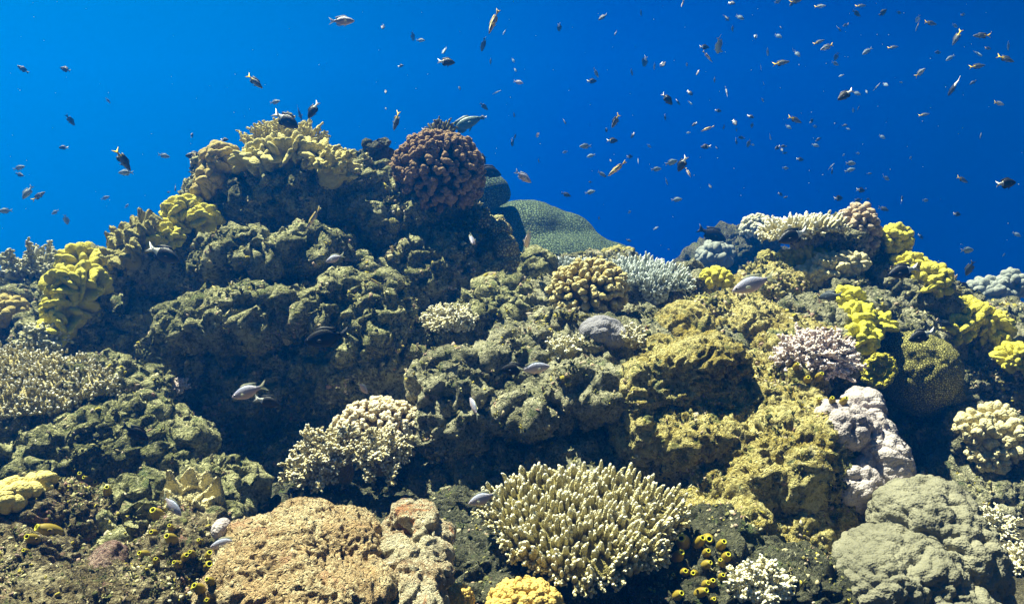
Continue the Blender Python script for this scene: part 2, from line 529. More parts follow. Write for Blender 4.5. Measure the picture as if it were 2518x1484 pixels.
right = [E(*a) for a in [
    (1800, 800, 3.25, 112, 72, .28), (1885, 715, 3.45, 72, 64, .22), (1650, 1010, 2.6, 150, 110, .28), (1565, 1040, 2.42, 52, 130, .15),
    (1700, 1060, 2.42, 145, 90, .22), (1890, 950, 2.65, 125, 80, .26), (1935, 1020, 2.42, 90, 62, .22), (1900, 1120, 2.3, 160, 110, .26),
    (1830, 1175, 2.3, 140, 90, .22), (2040, 1180, 2.33, 110, 110, .22), (1980, 1250, 2.26, 135, 76, .2), (1890, 1345, 2.16, 180, 92, .22),
    (1780, 1300, 2.14, 120, 70, .2), (1940, 860, 3.0, 100, 60, .24), (1760, 1020, 2.46, 170, 80, .22), (1840, 1080, 2.36, 170, 90, .22), (1660, 1090, 2.45, 110, 90, .2)]]
o = reef("reef_shoulder", right, 0.007, M['algae_rock'], 0.9, 0.14, 4.0, 0.8, 0.1, 1.0, 4, 0.65)
tag(o, "sunlit shoulder of yellow-green turfed rock beside the lavender lobed coral", kind='structure')

ridge = [E(*a) for a in [
    (2000, 690, 3.75, 100, 62, .24), (2120, 670, 3.95, 92, 90, .28), (2200, 745, 3.75, 120, 92, .28), (2050, 765, 3.55, 120, 76, .28),
    (2270, 735, 3.75, 60, 66, .22), (1965, 800, 3.35, 95, 72, .28), (2150, 850, 3.5, 120, 90, .28), (2020, 865, 3.15, 90, 56, .22),
    (2010, 592, 3.74, 70, 20, .15), (2065, 605, 3.78, 52, 45, .15), (2310, 810, 3.75, 110, 90, .25), (2120, 900, 3.75, 240, 190, .38), (2430, 850, 3.9, 110, 76, .28), (2440, 940, 3.5, 90, 80, .24),
    (2445, 1085, 3.0, 92, 82, .22), (2320, 1110, 3.4, 150, 140, .28), (2440, 1270, 2.95, 150, 150, .3), (2500, 800, 4.0, 70, 50, .25),
    (2300, 1000, 3.5, 150, 100, .25)]]
o = reef("reef_ridge", ridge, 0.011, M['reef_pale'], 1.0, 0.12, 5.0, 1.1, 0.2)
tag(o, "reef ridge of pale rock crowded with yellow corals beside open water", kind='structure')

near = [E(*a) for a in [
    (120, 1290, 1.82, 140, 100, .18), (225, 1265, 1.88, 80, 70, .14), (40, 1430, 1.62, 150, 110, .18), (140, 1470, 1.55, 130, 60, .16),
    (440, 1400, 1.78, 120, 120, .17), (500, 1330, 1.85, 70, 70, .13), (370, 1470, 1.65, 110, 70, .15), (250, 1420, 1.72, 70, 70, .12)]]
o = reef("reef_foot", near, 0.0055, M['pink_rock'], 0.8, 0.085, 6.0, 1.0, 0.1, 1.0, 3, 0.6)
tag(o, "near reef foot of rough brown and pink encrusted rock holding the tunicates", kind='structure')

near2 = [E(*a) for a in [
    (1200, 1410, 2.0, 170, 90, .2), (1130, 1300, 2.2, 80, 70, .18), (1740, 1380, 1.92, 130, 90, .18), (1700, 1450, 1.82, 150, 80, .18),
    (1900, 1455, 1.8, 180, 80, .18), (1500, 1440, 2.0, 200, 80, .2), (830, 1290, 2.35, 300, 70, .3), (1300, 1480, 1.85, 200, 60, .2)]]
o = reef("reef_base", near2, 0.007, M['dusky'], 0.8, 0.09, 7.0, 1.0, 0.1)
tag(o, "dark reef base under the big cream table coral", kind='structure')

far = [E(*a) for a in [
    (1800, 640, 6.6, 85, 62, .45), (1862, 590, 6.4, 36, 44, .3), (1740, 660, 6.8, 60, 40, .4), (1880, 700, 6.6, 160, 80, .7), (1800, 760, 6.6, 220, 90, .7)]]
o = reef("far_reef", far, 0.022, M['dusky'], 1.6, 0.22, 8.0, 1.5, 0.0)
tag(o, "blue hazy reef outcrop far off beside the white plate coral", kind='structure')

# seabed: one sheet that falls away behind the reef into deep water
gx, gy = np.meshgrid(np.linspace(-9, 9, 260), np.linspace(0.4, 13.2, 220))
G = np.stack([gx.ravel(), gy.ravel(), np.zeros(gx.size)], axis=1).astype(np.float32)
yy = G[:, 1]
G[:, 2] = -0.98 - 0.16 * np.maximum(0, yy - 3.5) - 0.05 * np.maximum(0, yy - 5) ** 2 + 0.05 * perlin(G / 0.35) + 0.03 * perlin(G / 0.12)
ii = np.arange(gx.size).reshape(gx.shape)
GQ = np.stack([ii[:-1, :-1].ravel(), ii[:-1, 1:].ravel(), ii[1:, 1:].ravel(), ii[1:, :-1].ravel()], axis=1)
seabed = tag(obj("seabed", set_mesh("seabed", G, [GQ]), M['seabed']), "dark rubble seabed sloping away under the reef", kind='structure')
REEF.append(seabed)


def boulder(label, ells, voxel, mat, amp, lump, seed, pit, flute=0.0, fine=1.0, name="boulder", fs=1.0):
    o = reef(name, ells, voxel, mat, amp, lump, seed, pit, flute, fine, 3, fs)
    return tag(o, label, "rock")


boulder("large tan pitted rock at the bottom edge beside the knobby encrusted rock", [E(*a) for a in [
    (740, 1370, 1.52, 185, 100, .17), (650, 1420, 1.45, 120, 110, .16), (850, 1370, 1.58, 80, 80, .12), (760, 1460, 1.4, 200, 100, .16)]],
    0.0042, M['tan_rock'], 0.65, 0.12, 9.0, 1.0, 0, 1.0, fs=0.42)
_kr = np.random.default_rng(12)
_kl = [E(1010, 1330, 1.68, 66, 56, .08), E(1010, 1400, 1.60, 76, 75, .08), E(1000, 1480, 1.50, 95, 60, .08)]
for _ in range(64):
    _y = _kr.uniform(1262, 1490)
    _w = np.interp(_y, [1260, 1300, 1350, 1420, 1490], [30, 62, 72, 84, 92])
    _u = _kr.uniform(-1, 1)
    _r = _kr.uniform(11, 30)
    _kl.append(E(1012 + _u * _w + (_y - 1380) * -0.05, _y, 1.508 + .06 * _u * _u - (_y - 1380) * .0010, _r * 1.1, _r * _kr.uniform(.7, 1.1), .02 + .012 * _kr.random()))
boulder("knobby cream rock with orange and brown crusts beside the tan pitted rock", _kl, 0.0036, M['knob_rock'], 0.55, 0.045, 10.0, 0.7, 0, 1.0, fs=0.5)
boulder("small rounded boulder with golden algae topmost among the yellow rocks", [E(*a) for a in [
    (1680, 795, 2.95, 74, 50, .15), (1690, 820, 2.92, 62, 40, .14)]], 0.0075, M['algae_rock'], 0.5, 0.1, 11.0, 0.8)
boulder("big blocky boulder of yellow algae casting a dark shadow on the slope", [E(*a) for a in [
    (1710, 905, 2.45, 115, 85, .2), (1640, 890, 2.5, 55, 60, .16), (1770, 930, 2.42, 68, 75, .16), (1660, 960, 2.42, 80, 50, .16)]],
    0.0056, M['algae_rock'], 0.95, 0.13, 12.0, 0.9, 0, 1.0, fs=0.6)
boulder("rose-pink crusted rock at the frame's bottom by the near reef foot", [E(*a) for a in [(262, 1390, 1.64, 38, 46, .06), (240, 1425, 1.60, 40, 40, .06)]],
    0.0042, M['rose_rock'], 0.45, 0.08, 15.0, 0.6, 0, 1.0, fs=0.5)
boulder("dark knobby stump between the shaggy beige and yellow-tan corals", [E(*a) for a in [(1325, 665, 3.35, 30, 26, .08), (1312, 640, 3.36, 10, 14, .03), (1335, 638, 3.35, 9, 14, .03), (1350, 650, 3.35, 14, 14, .04), (1300, 660, 3.36, 12, 14, .04)]],
    0.0065, M['reef'], 0.7, 0.06, 16.0, 1.2)
boulder("dark knobby outcrop on the crest between the pale yellow and brown corals", [E(*a) for a in [
    (925, 375, 3.7, 30, 28, .07), (905, 395, 3.7, 26, 24, .06), (900, 352, 3.7, 9, 8, .02), (940, 362, 3.7, 18, 20, .05), (915, 410, 3.7, 30, 25, .06), (893, 378, 3.7, 14, 10, .03)]],
    0.0065, M['dusky'], 0.8, 0.06, 13.0, 1.2)

bpy.context.view_layer.update()
_dg = bpy.context.evaluated_depsgraph_get()


def cast(px, py, objs=None):
    """first reef surface seen along a direction from the viewpoint: point, normal, distance forward"""
    d = Vector(ray(px, py)).normalized()
    best = None
    for o in (objs or REEF):
        ok, loc, nor, _ = o.ray_cast(-o.location, d)
        loc = loc + o.location
        if ok and (best is None or loc.length < best[0].length):
            best = (loc, nor)
    if best is None:
        return None
    return np.array(best[0]), np.array(best[1]), float(np.array(best[0]) @ FWD)


def surf(px, py, d=None):
    """resting point for a coral: on the reef at that sight line (or at forward distance d)"""
    if d is not None:
        return pt(px, py, d), d
    h = cast(px, py)
    if h is None:
        return pt(px, py, 3.6), 3.6
    return h[0], h[2]


def snap(raw, off=0.0, lim=0.7):
    """shift lumps (px, py, d, rx, ry, rd) as one so that they sit on the reef behind them"""
    sh = []
    for r in raw:
        h = cast(r[0], r[1])
        sh.append(h[2] - r[2] if h is not None and abs(h[2] - r[2]) < lim else None)
    got = [k for k in sh if k is not None]
    med = float(np.median(got)) if got else 0.0
    return [E(r[0], r[1], r[2] + off + (med if k is None else 0.35 * med + 0.65 * k), *r[3:]) for r, k in zip(raw, sh)]


def ps(px, py, d, off=0.0, lim=0.7):
    h = cast(px, py)
    if h is not None and abs(h[2] - d) < lim:
        d = h[2]
    return pt(px, py, d + off)


# ------------------------------------------------------------------ coral builders
def branches_geo(B, T, r0, bend=None, sides=7, prof='taper', rng=None, wob=0.08):
    """many tapering branches from B to T at once; returns V, [quads, tris], tip attribute"""
    N = len(B)
    ts = np.array([0, .25, .5, .72, .88, .97])
    pr = {'taper': np.array([1, 1.0, .95, .84, .62, .30]), 'knob': np.array([.85, .92, 1.03, 1.05, .80, .40]), 'cone': np.array([1, .84, .66, .48, .31, .14]),
          'club': np.array([.7, .78, .95, 1.12, .95, .48])}[prof]
    ax = T - B
    L = np.linalg.norm(ax, axis=1)
    z = ax / np.maximum(L, 1e-9)[:, None]
    h = np.where(np.abs(z[:, :1]) < 0.8, np.array([[1.0, 0, 0]]), np.array([[0, 1.0, 0]]))
    x = h - z * (h * z).sum(1)[:, None]
    x /= np.linalg.norm(x, axis=1)[:, None]
    y = np.cross(z, x)
    if bend is None:
        bend = np.zeros((N, 3))
    nr = len(ts)
    ang = np.linspace(0, 2 * np.pi, sides, endpoint=False)
    cen = B[:, None, :] + ts[None, :, None] * ax[:, None, :] + (4 * ts * (1 - ts))[None, :, None] * bend[:, None, :]
    rr = r0[:, None] * pr[None, :]
    w_ = np.ones((N, nr, sides))
    if rng is not None:
        w_ = 1 + wob * rng.normal(size=(N, nr, sides))
    ring = (np.cos(ang)[None, None, :, None] * x[:, None, None, :] + np.sin(ang)[None, None, :, None] * y[:, None, None, :]) * (rr[:, :, None] * w_)[..., None]
    V = cen[:, :, None, :] + ring
    nv = nr * sides + 1
    V = np.concatenate([V.reshape(N, nr * sides, 3), T[:, None, :]], axis=1)
    k = np.arange(sides)
    q = []
    for i in range(nr - 1):
        q.append(np.stack([i * sides + k, i * sides + (k + 1) % sides, (i + 1) * sides + (k + 1) % sides, (i + 1) * sides + k], axis=1))
    q = np.concatenate(q)
    tri = np.stack([(nr - 1) * sides + k, (nr - 1) * sides + (k + 1) % sides, np.full(sides, nr * sides)], axis=1)
    off = (np.arange(N) * nv)[:, None, None]
    tip = np.concatenate([np.repeat(ts, sides), [1.0]])
    return V.reshape(-1, 3), (q[None] + off).reshape(-1, 4), (tri[None] + off).reshape(-1, 3), np.tile(tip, N)


def blobs_geo(P, R, rad, sub=2, rng=None, wob=0.06):
    """instanced ellipsoids: P n x 3, R n x 3 x 3, rad n x 3"""
    IV, IT = ICO[sub]
    N = len(P)
    loc = IV[None] * rad[:, None, :]
    if rng is not None:
        loc = loc * (1 + wob * rng.normal(size=(N, len(IV), 1)))
    V = np.einsum('nij,nvj->nvi', R, loc) + P[:, None, :]
    return V.reshape(-1, 3), (IT[None] + (np.arange(N) * len(IV))[:, None, None]).reshape(-1, 3), np.tile((IV[:, 2] + 1) / 2, N)


class Geo:
    def __init__(s):
        s.V, s.q, s.t, s.a, s.n = [], [], [], [], 0

    def add(s, V, q, t, a):
        s.V.append(V)
        if q is not None and len(q):
            s.q.append(q + s.n)
        if t is not None and len(t):
            s.t.append(t + s.n)
        s.a.append(a)
        s.n += len(V)

    def mesh(s, name):
        f = []
        if s.q:
            f.append(np.concatenate(s.q))
        if s.t:
            f.append(np.concatenate(s.t))
        return set_mesh(name, np.concatenate(s.V), f, True, {'tip': np.concatenate(s.a)})


def unit(v):
    v = np.asarray(v, float)
    return v / np.maximum(np.linalg.norm(v, axis=-1, keepdims=True), 1e-9)


def rot_many(Z, rng):
    return np.stack([rot_from_z(z, rng.random() * 6.28) for z in Z])


def lump_geo(ells, voxel, seed=0, amp=0.01, sc=0.05, sm=2, sub=3):
    V, Q = remesh(ells, voxel, sub)
    V = smooth(V, Q, sm)
    if amp:
        N = vnormals(V, Q)
        V = V + N * (amp * perlin(V / sc + seed))[:, None]
    return V, Q


def table_coral(label, c, nrm, Rx, Ry, n, fl, fr, mat, seed, spread=0.55, stalk=0.25, spin=0.0, prof='taper', fringe=True, cat="coral", group=None, flat=0.03):
    """flat plate coral: a thin plate on a short stalk, covered with upright fingers"""
    rng = np.random.default_rng(seed)
    R = rot_from_z(nrm, spin)
    root = empty("table_coral", c, label, cat, group)
    k = np.arange(n) + 0.5
    rr = np.sqrt(k / n)
    th = k * 2.399963 + rng.normal(size=n) * 0.12
    rr = np.clip(rr + rng.normal(size=n) * 0.018, 0.02, 1.0)
    edge = 1 + 0.10 * np.sin(3 * th + seed) + 0.06 * np.sin(7 * th + 2 * seed)
    lx, ly = rr * np.cos(th) * Rx * edge, rr * np.sin(th) * Ry * edge
    lz = 0.06 * Rx * (1 - rr ** 2) + 0.014 * rng.normal(size=n)
    B = np.stack([lx, ly, lz - 0.35 * fl], axis=1)
    out = np.stack([np.cos(th), np.sin(th), np.zeros(n)], axis=1)
    dirs = unit(np.array([0, 0, 1.0]) + out * (spread * rr ** 1.6)[:, None] + rng.normal(size=(n, 3)) * 0.10)
    ln = fl * (0.85 + 0.35 * rng.random(n)) * (1 - 0.15 * rr)
    g = Geo()
    g.add(*branches_geo(B, B + dirs * (ln * 1.35)[:, None], fr * (0.85 + 0.3 * rng.random(n)), rng.normal(size=(n, 3)) * 0.08 * fl, 8, prof, rng))
    if fringe:
        m = int(n * 0.7)
        t2 = rng.random(m) * 6.283
        e2 = 1 + 0.10 * np.sin(3 * t2 + seed) + 0.06 * np.sin(7 * t2 + 2 * seed)
        q = 0.80 + 0.22 * rng.random(m)
        B2 = np.stack([q * np.cos(t2) * Rx * e2, q * np.sin(t2) * Ry * e2, -0.02 * rng.random(m) - 0.25 * fl], axis=1)
        d2 = unit(np.stack([np.cos(t2), np.sin(t2), 0.10 + 0.5 * rng.random(m)], axis=1) + rng.normal(size=(m, 3)) * 0.25)
        l2 = fl * (0.5 + 0.35 * rng.random(m))
        g.add(*branches_geo(B2, B2 + d2 * l2[:, None], fr * (0.7 + 0.2 * rng.random(m)), None, 7, prof, rng))
        # small nubs that stud the rim's fingers
        m2 = m * 2
        pick = rng.integers(0, m, m2)
        tt = 0.45 + 0.5 * rng.random(m2)
        b3 = B2[pick] + d2[pick] * (l2[pick] * tt)[:, None]
        d3 = unit(d2[pick] + rng.normal(size=(m2, 3)) * 0.9)
        g.add(*branches_geo(b3, b3 + d3 * (fr * 1.9), np.full(m2, fr * 0.55), None, 6, 'knob', rng))
    me = g.mesh("branches")
    me.transform(Matrix(R.tolist()).to_4x4())
    obj("branches", me, mat, root)
    # plate and stalk
    ns, nr = 64, 10
    a = np.linspace(0, 2 * np.pi, ns, endpoint=False)
    prof_r = [(0.0, .06), (.5, .045), (.85, .02), (.97, -.005), (1.0, -.03), (.9, -.05), (.6, -.10), (.32, -.20), (.22, -.5), (.26, -1.0)]
    rings = []
    ed = 1 + 0.10 * np.sin(3 * a + seed) + 0.06 * np.sin(7 * a + 2 * seed)
    for r_, z_ in prof_r:
        zz = z_ * Rx if z_ > -.15 else z_ * stalk
        rings.append(np.stack([np.cos(a) * max(r_, .01) * Rx * .95 * ed, np.sin(a) * max(r_, .01) * Ry * .95 * ed, np.full(ns, zz)], axis=1))
    PV = np.concatenate(rings)
    PV = PV + np.random.default_rng(seed + 1).normal(size=PV.shape) * 0.004
    kk = np.arange(ns)
    PQ = np.concatenate([np.stack([i * ns + kk, i * ns + (kk + 1) % ns, (i + 1) * ns + (kk + 1) % ns, (i + 1) * ns + kk], axis=1) for i in range(len(prof_r) - 1)])[:, ::-1]
    pm = set_mesh("plate", PV @ R.T, [PQ], True, {'tip': np.full(len(PV), 0.18)})
    obj("plate", pm, mat, root)
    return root


def bush_coral(label, c, axis, R, n, r0, mat, seed, sub=4, nub=5, squash=(1, 1, 1), prof='taper', cover=1.25, length=(0.6, 1.0), name="staghorn_coral", cat="coral", group=None, nubl=1.0, stub=True):
    """bushy branching coral radiating from its foot"""
    rng = np.random.default_rng(seed)
    root = empty(name, c, label, cat, group)
    M3 = rot_from_z(axis, 0.0)
    k = np.arange(n) + 0.5
    ph = np.arccos(1 - k / n * (1 - math.cos(cover)))
    th = k * 2.399963
    d = np.stack([np.sin(ph) * np.cos(th), np.sin(ph) * np.sin(th), np.cos(ph)], axis=1)
    d = unit(d + rng.normal(size=(n, 3)) * 0.10)
    sq = np.array(squash)
    T = d * sq * R * (length[0] + (length[1] - length[0]) * rng.random(n))[:, None] if length[0] < 0.95 else d * sq * R
    B = T * 0.18
    g = Geo()
    g.add(*branches_geo(B, T, r0 * (0.9 + 0.3 * rng.random(n)), rng.normal(size=(n, 3)) * 0.04 * R, 8, prof, rng))
    lb, lt, ld = B, T, unit(T - B)
    if sub:
        pick = np.repeat(np.arange(n), sub)
        m = len(pick)
        tt = 0.35 + 0.55 * rng.random(m)
        b = lb[pick] + (lt - lb)[pick] * tt[:, None]
        dd = unit(ld[pick] + rng.normal(size=(m, 3)) * 0.55)
        L = np.linalg.norm(lt - lb, axis=1)[pick] * (0.22 + 0.2 * rng.random(m))
        g.add(*branches_geo(b, b + dd * L[:, None], r0 * (0.62 + 0.2 * rng.random(m)), None, 7, prof, rng))
        lb2, lt2 = np.concatenate([lb, b]), np.concatenate([lt, b + dd * L[:, None]])
    else:
        lb2, lt2 = lb, lt
    if nub:
        ld2 = unit(lt2 - lb2)
        pick = np.repeat(np.arange(len(lb2)), nub)
        m = len(pick)
        tt = 0.4 + 0.6 * rng.random(m)
        b = lb2[pick] + (lt2 - lb2)[pick] * tt[:, None]
        dd = unit(ld2[pick] * 0.7 + rng.normal(size=(m, 3)) * 0.75)
        g.add(*branches_geo(b, b + dd * (r0 * 1.9 * nubl * (0.7 + 0.5 * rng.random(m)))[:, None], r0 * 0.48 * (0.8 + 0.4 * rng.random(m)), None, 6, 'knob', rng))
    me = g.mesh("branches")
    me.transform(Matrix(M3.tolist()).to_4x4())
    obj("branches", me, mat, root)
    if stub:
        V, Q = lump_geo([((0, 0, 0), (R * .42 * sq[0], R * .42 * sq[1], R * .36 * sq[2]), None), ((0, 0, -R * .2), (R * .3 * sq[0], R * .3 * sq[1], R * .3), None)], R * 0.05, seed, R * .04, R * .15)
        bm_ = set_mesh("base", V @ M3.T, [Q], True, {'tip': np.full(len(V), 0.1)})
        obj("base", bm_, mat, root)
    return root


def cauliflower(label, c, axis, rad, n, lobe, mat, seed, cover=2.0, name="cauliflower_coral", knobs=4, flat=0.6, group=None, elong=1.5):
    """dome of stubby flattened lobes, each ending in a cluster of knobs"""
    rng = np.random.default_rng(seed)
    root = empty(name, c, label, "coral", group)
    M3 = rot_from_z(axis, 0.0)
    rad = np.asarray(rad, float)
    k = np.arange(n) + 0.5
    ph = np.arccos(1 - k / n * (1 - math.cos(cover)))
    th = k * 2.399963 + rng.normal(size=n) * 0.05
    d = unit(np.stack([np.sin(ph) * np.cos(th), np.sin(ph) * np.sin(th), np.cos(ph)], axis=1) + rng.normal(size=(n, 3)) * 0.04)
    P = d * rad * (0.93 + 0.12 * rng.random(n))[:, None]
    nn = unit(d / rad)
    R = rot_many(unit(nn + rng.normal(size=(n, 3)) * 0.12), rng)
    sz = lobe * (0.8 + 0.45 * rng.random(n))
    g = Geo()
    rr = np.stack([sz * 1.15, sz * flat * 1.15, sz * elong], axis=1)
    V, t, a = blobs_geo(P - nn * (sz * 0.6)[:, None], R, rr, 3, None)
    g.add(V, None, t, a * 0.9)
    pick = np.repeat(np.arange(n), knobs)
    m = len(pick)
    s2 = sz[pick] * (0.42 + 0.22 * rng.random(m))
    lo = np.stack([rng.uniform(-1.0, 1.0, m) * sz[pick], rng.uniform(-.55, .55, m) * sz[pick] * flat * 1.6, (0.45 + 0.45 * rng.random(m)) * sz[pick] * (elong - .6)], axis=1)
    P2 = P[pick] - nn[pick] * (sz[pick] * 0.6)[:, None] + np.einsum('nij,nj->ni', R[pick], lo)
    V, t, a = blobs_geo(P2, R[pick], np.stack([s2, s2, s2 * 1.25], axis=1), 3, None)
    g.add(V, None, t, 0.5 + a * 0.5)
    me = g.mesh("lobes")
    co = np.empty(len(me.vertices) * 3, np.float32)
    me.vertices.foreach_get("co", co)
    co = co.reshape(-1, 3)
    co = co + 0.10 * lobe * np.stack([perlin(co / (lobe * .45)), perlin(co / (lobe * .45) + 17), perlin(co / (lobe * .45) + 41)], axis=1)
    me.vertices.foreach_set("co", co.astype(np.float32).ravel())
    me.transform(Matrix(M3.tolist()).to_4x4())
    obj("lobes", me, mat, root)
    V, Q = lump_geo([((0, 0, 0), rad * 0.84, None)], float(rad.min()) * 0.06, seed, 0.01, 0.05)
    obj("base", set_mesh("base", V @ M3.T, [Q], True, {'tip': np.full(len(V), 0.0)}), mat, root)
    return root


def leather(label, bases, n, lobe, mat, seed, voxel=0.0062, name="leather_coral", up=0.5, facing=True, group=None, keep=-0.15, off=0.0, shrink=0.8):
    """fleshy soft coral: swollen body crowded with thick rounded folds. bases: (px, py, d, rx, ry, rd)"""
    rng = np.random.default_rng(seed)
    bases = snap(bases, off)
    c0 = np.mean([np.asarray(b[0]) for b in bases], axis=0)
    root = empty(name, c0, label, "coral", group)
    body = [(np.asarray(b[0]) - c0, np.asarray(b[1]) * shrink, None) for b in bases]
    area = np.array([b[1][0] * b[1][2] + b[1][0] * b[1][1] for b in body])
    cnt = np.maximum(3, (n * 1.5 * area / area.sum()).astype(int))
    a_, b_, c_ = lobe
    P, R, S = [], [], []
    for (c, r, _), m in zip(body, cnt):
        k = np.arange(m * 2) + 0.5
        ph = np.arccos(1 - 2 * k / (m * 2))
        th = k * 2.399963 + rng.random() * 6
        d = np.stack([np.sin(ph) * np.cos(th), np.sin(ph) * np.sin(th), np.cos(ph)], axis=1) + rng.normal(size=(m * 2, 3)) * 0.12
        d = unit(d)
        d = d[(d[:, 2] > keep) | (d[:, 1] < -0.35)]
        for v in d:
            nn = unit(v / r + np.array([0, 0, up * 0.4]) + rng.normal(size=3) * 0.12)
            Rm = rot_from_z(nn, rng.random() * 6.28)
            s_ = 0.72 + 0.5 * rng.random()
            p = c + v * r
            q = rng.integers(2, 4)
            arc = rng.normal() * 0.5
            for j in range(q):
                u = (j - (q - 1) / 2) / max(1, q - 1) * 1.5
                pp = p + Rm[:, 0] * a_ * s_ * u * .62 + Rm[:, 1] * b_ * arc * (u * u) + Rm[:, 2] * c_ * s_ * (0.35 - 0.18 * abs(u)) * (0.8 + .4 * rng.random())
                sp = rot_from_z(nn + Rm[:, 0] * u * .28, 0)
                X = unit(Rm[:, 0] - sp[:, 2] * (Rm[:, 0] @ sp[:, 2]))
                sp = np.stack([X, np.cross(sp[:, 2], X), sp[:, 2]], axis=1)
                P.append(pp)
                R.append(sp)
                S.append((a_ * s_ * .62, b_ * s_, c_ * s_ * (0.85 + .25 * rng.random())))
    g = Geo()
    V, t, a = blobs_geo(np.array(P), np.array(R), np.array(S), 3)
    g.add(V, None, t, a)
    V, Q = lump_geo(body, voxel, seed, 0.004, 0.03, 2, 2)
    g.add(V, Q, None, np.zeros(len(V)))
    me = g.mesh("lobes")
    co = np.empty(len(me.vertices) * 3, np.float32)
    me.vertices.foreach_get("co", co)
    co = co.reshape(-1, 3)
    w_ = b_ * 0.28
    co = co + w_ * np.stack([perlin(co / (a_ * 1.3)), perlin(co / (a_ * 1.3) + 17), perlin(co / (a_ * 1.3) + 41)], axis=1)
    me.vertices.foreach_set("co", co.astype(np.float32).ravel())
    obj("lobes", me, mat, root)
    return root


def toadstool(label, c, nrm, R, folds, mat, seed, ruffle=0.30, spin=0.0, stalk=0.12, thick=0.012, squash=1.0, cup=0.18, name="toadstool_coral"):
    """soft coral with a ruffled, fluted cap on a smooth stalk"""
    rng = np.random.default_rng(seed)
    root = empty(name, c, label, "coral")
    M3 = rot_from_z(nrm, spin)
    nr, nt = 34, 300
    r = np.linspace(0.02, 1, nr)[:, None]
    th = np.linspace(0, 2 * np.pi, nt, endpoint=False)[None, :]
    ph = folds * th + 0.7 * np.sin(2 * th + seed) + 0.5 * np.sin(3 * th + 2.0 * seed)
    amp = 1 + 0.45 * np.sin(3 * th + seed * 1.3)
    rho = R * r * (1 + 0.10 * np.cos(2 * th + seed) + 0.10 * r ** 2 * np.cos(ph + 1.2))
    tt = th + 0.55 / folds * r ** 2 * np.sin(ph * 2 + 0.5) * amp
    zz = R * (cup * r ** 2 + ruffle * amp * r ** 2.2 * np.sin(ph) + 0.04 * r * np.sin(5 * ph / folds + 2))
    # the rim rolls over
    X = np.stack([rho * np.cos(tt), squash * rho * np.sin(tt), zz + 0 * th], axis=2)
    V = X.reshape(-1, 3)
    ii = np.arange(nr * nt).reshape(nr, nt)
    Q = np.stack([ii[:-1].ravel(), np.roll(ii, -1, 1)[:-1].ravel(), np.roll(ii, -1, 1)[1:].ravel(), ii[1:].ravel()], axis=1)[:, ::-1]
    N = vnormals(V, Q)
    if N[:, 2].mean() < 0:
        N = -N
    th_r = thick * (0.85 + 0.5 * np.repeat(r.ravel(), nt) ** 4)
    edge = np.sqrt(np.clip(1 - np.repeat(r.ravel(), nt) ** 22, 0, 1))
    top = V + N * (th_r * edge)[:, None]
    bot = V - N * (th_r * edge)[:, None]
    n0 = len(V)
    allV = np.concatenate([top, bot])
    Q1 = Q
    Q2 = Q[:, ::-1] + n0
    k = np.arange(nt)
    e1 = ii[-1]
    Q3 = np.stack([e1[k], e1[(k + 1) % nt], e1[(k + 1) % nt] + n0, e1[k] + n0], axis=1)
    allV = allV + 0.0015 * rng.normal(size=(len(allV), 1))
    obj("cap", set_mesh("cap", allV @ M3.T, [Q1, Q2, Q3]), mat, root)
    B = np.array([[0, 0, -stalk]])
    V_, q, t, a = branches_geo(np.array([[0, 0, 0.02]]), B, np.array([R * 0.42]), None, 18, 'knob', rng, 0.02)
    obj("stalk", set_mesh("stalk", V_ @ M3.T, [q, t]), mat, root)
    return root


def massive(label, ells, voxel, mat, bump, scale, seed, name="boulder_coral", second=0.4, sm=3, cat="coral", warp=0.02, off=0.0):
    """solid lobed coral: rounded knuckles parted by creases"""
    if len(ells[0]) == 6:
        ells = snap(ells, off)
    c0 = np.mean([e[0] for e in ells], axis=0)
    V, Q = remesh([(np.asarray(e[0]) - c0, e[1], e[2]) for e in ells], voxel)
    V = smooth(V, Q, sm)
    N = vnormals(V, Q)
    P = V + warp * np.stack([perlin(V / .08 + seed), perlin(V / .08 + 31), perlin(V / .08 + 57)], axis=1)
    f1, _ = worley(P / scale + seed)
    d = bump * (1.5 * np.sqrt(np.clip(1 - (f1 / 0.95) ** 2, 0.02, 1)) - 1.0)
    g1, _ = worley(P / (scale * .45) + seed * 2)
    d = d + second * bump * (1.2 * np.sqrt(np.clip(1 - (g1 / 0.95) ** 2, 0.02, 1)) - 0.8)
    V = V + N * d[:, None]
    root = empty(name, c0, label, cat)
    V = V.astype(np.float32)
    o = obj("colony", set_mesh("colony", V, [Q]), mat, root)
    root.empty_display_size = 0.05
    # one solid piece: make the mesh itself the thing
    bpy.data.objects.remove(root)
    o.name = name
    o.location = c0
    tag(o, label, cat)
    return o


def ER(*a):
    return a


# ------------------------------------------------------------------ corals, one by one
UPV = np.array([0, 0, 1.0])

# crest of the pinnacle
bush_coral("bushy grey-tan staghorn coral at the reef's low end against blue water", pt(95, 712, 3.62), (-.1, -.25, 1), 0.235, 46, 0.0125, M['tan_br'], 21, 3, 6, (1.0, .9, 1.12))
leather("tall yellow leather coral draped down the reef beside the bushy staghorn", [ER(205, 650, 3.12, 52, 42, .10), ER(190, 705, 3.05, 66, 45, .11), ER(168, 760, 2.98, 50, 42, .10), ER(155, 810, 2.95, 38, 40, .08)],
        46, (0.047, 0.0155, 0.036), M['leather_y'], 22)
toadstool("olive ruffled toadstool coral standing against blue water", ps(332, 572, 3.2, -.08), (-.25, -.55, .8), 0.118, 12, M['leather_o'], 23, 0.26, 0.3, 0.15, 0.009, 0.85)
toadstool("small olive ruffled coral tucked under the larger ruffled toadstool", ps(300, 618, 3.05, -.09), (-.2, -.75, .6), 0.085, 9, M['leather_o'], 24, 0.34, 1.0, 0.12, 0.010)
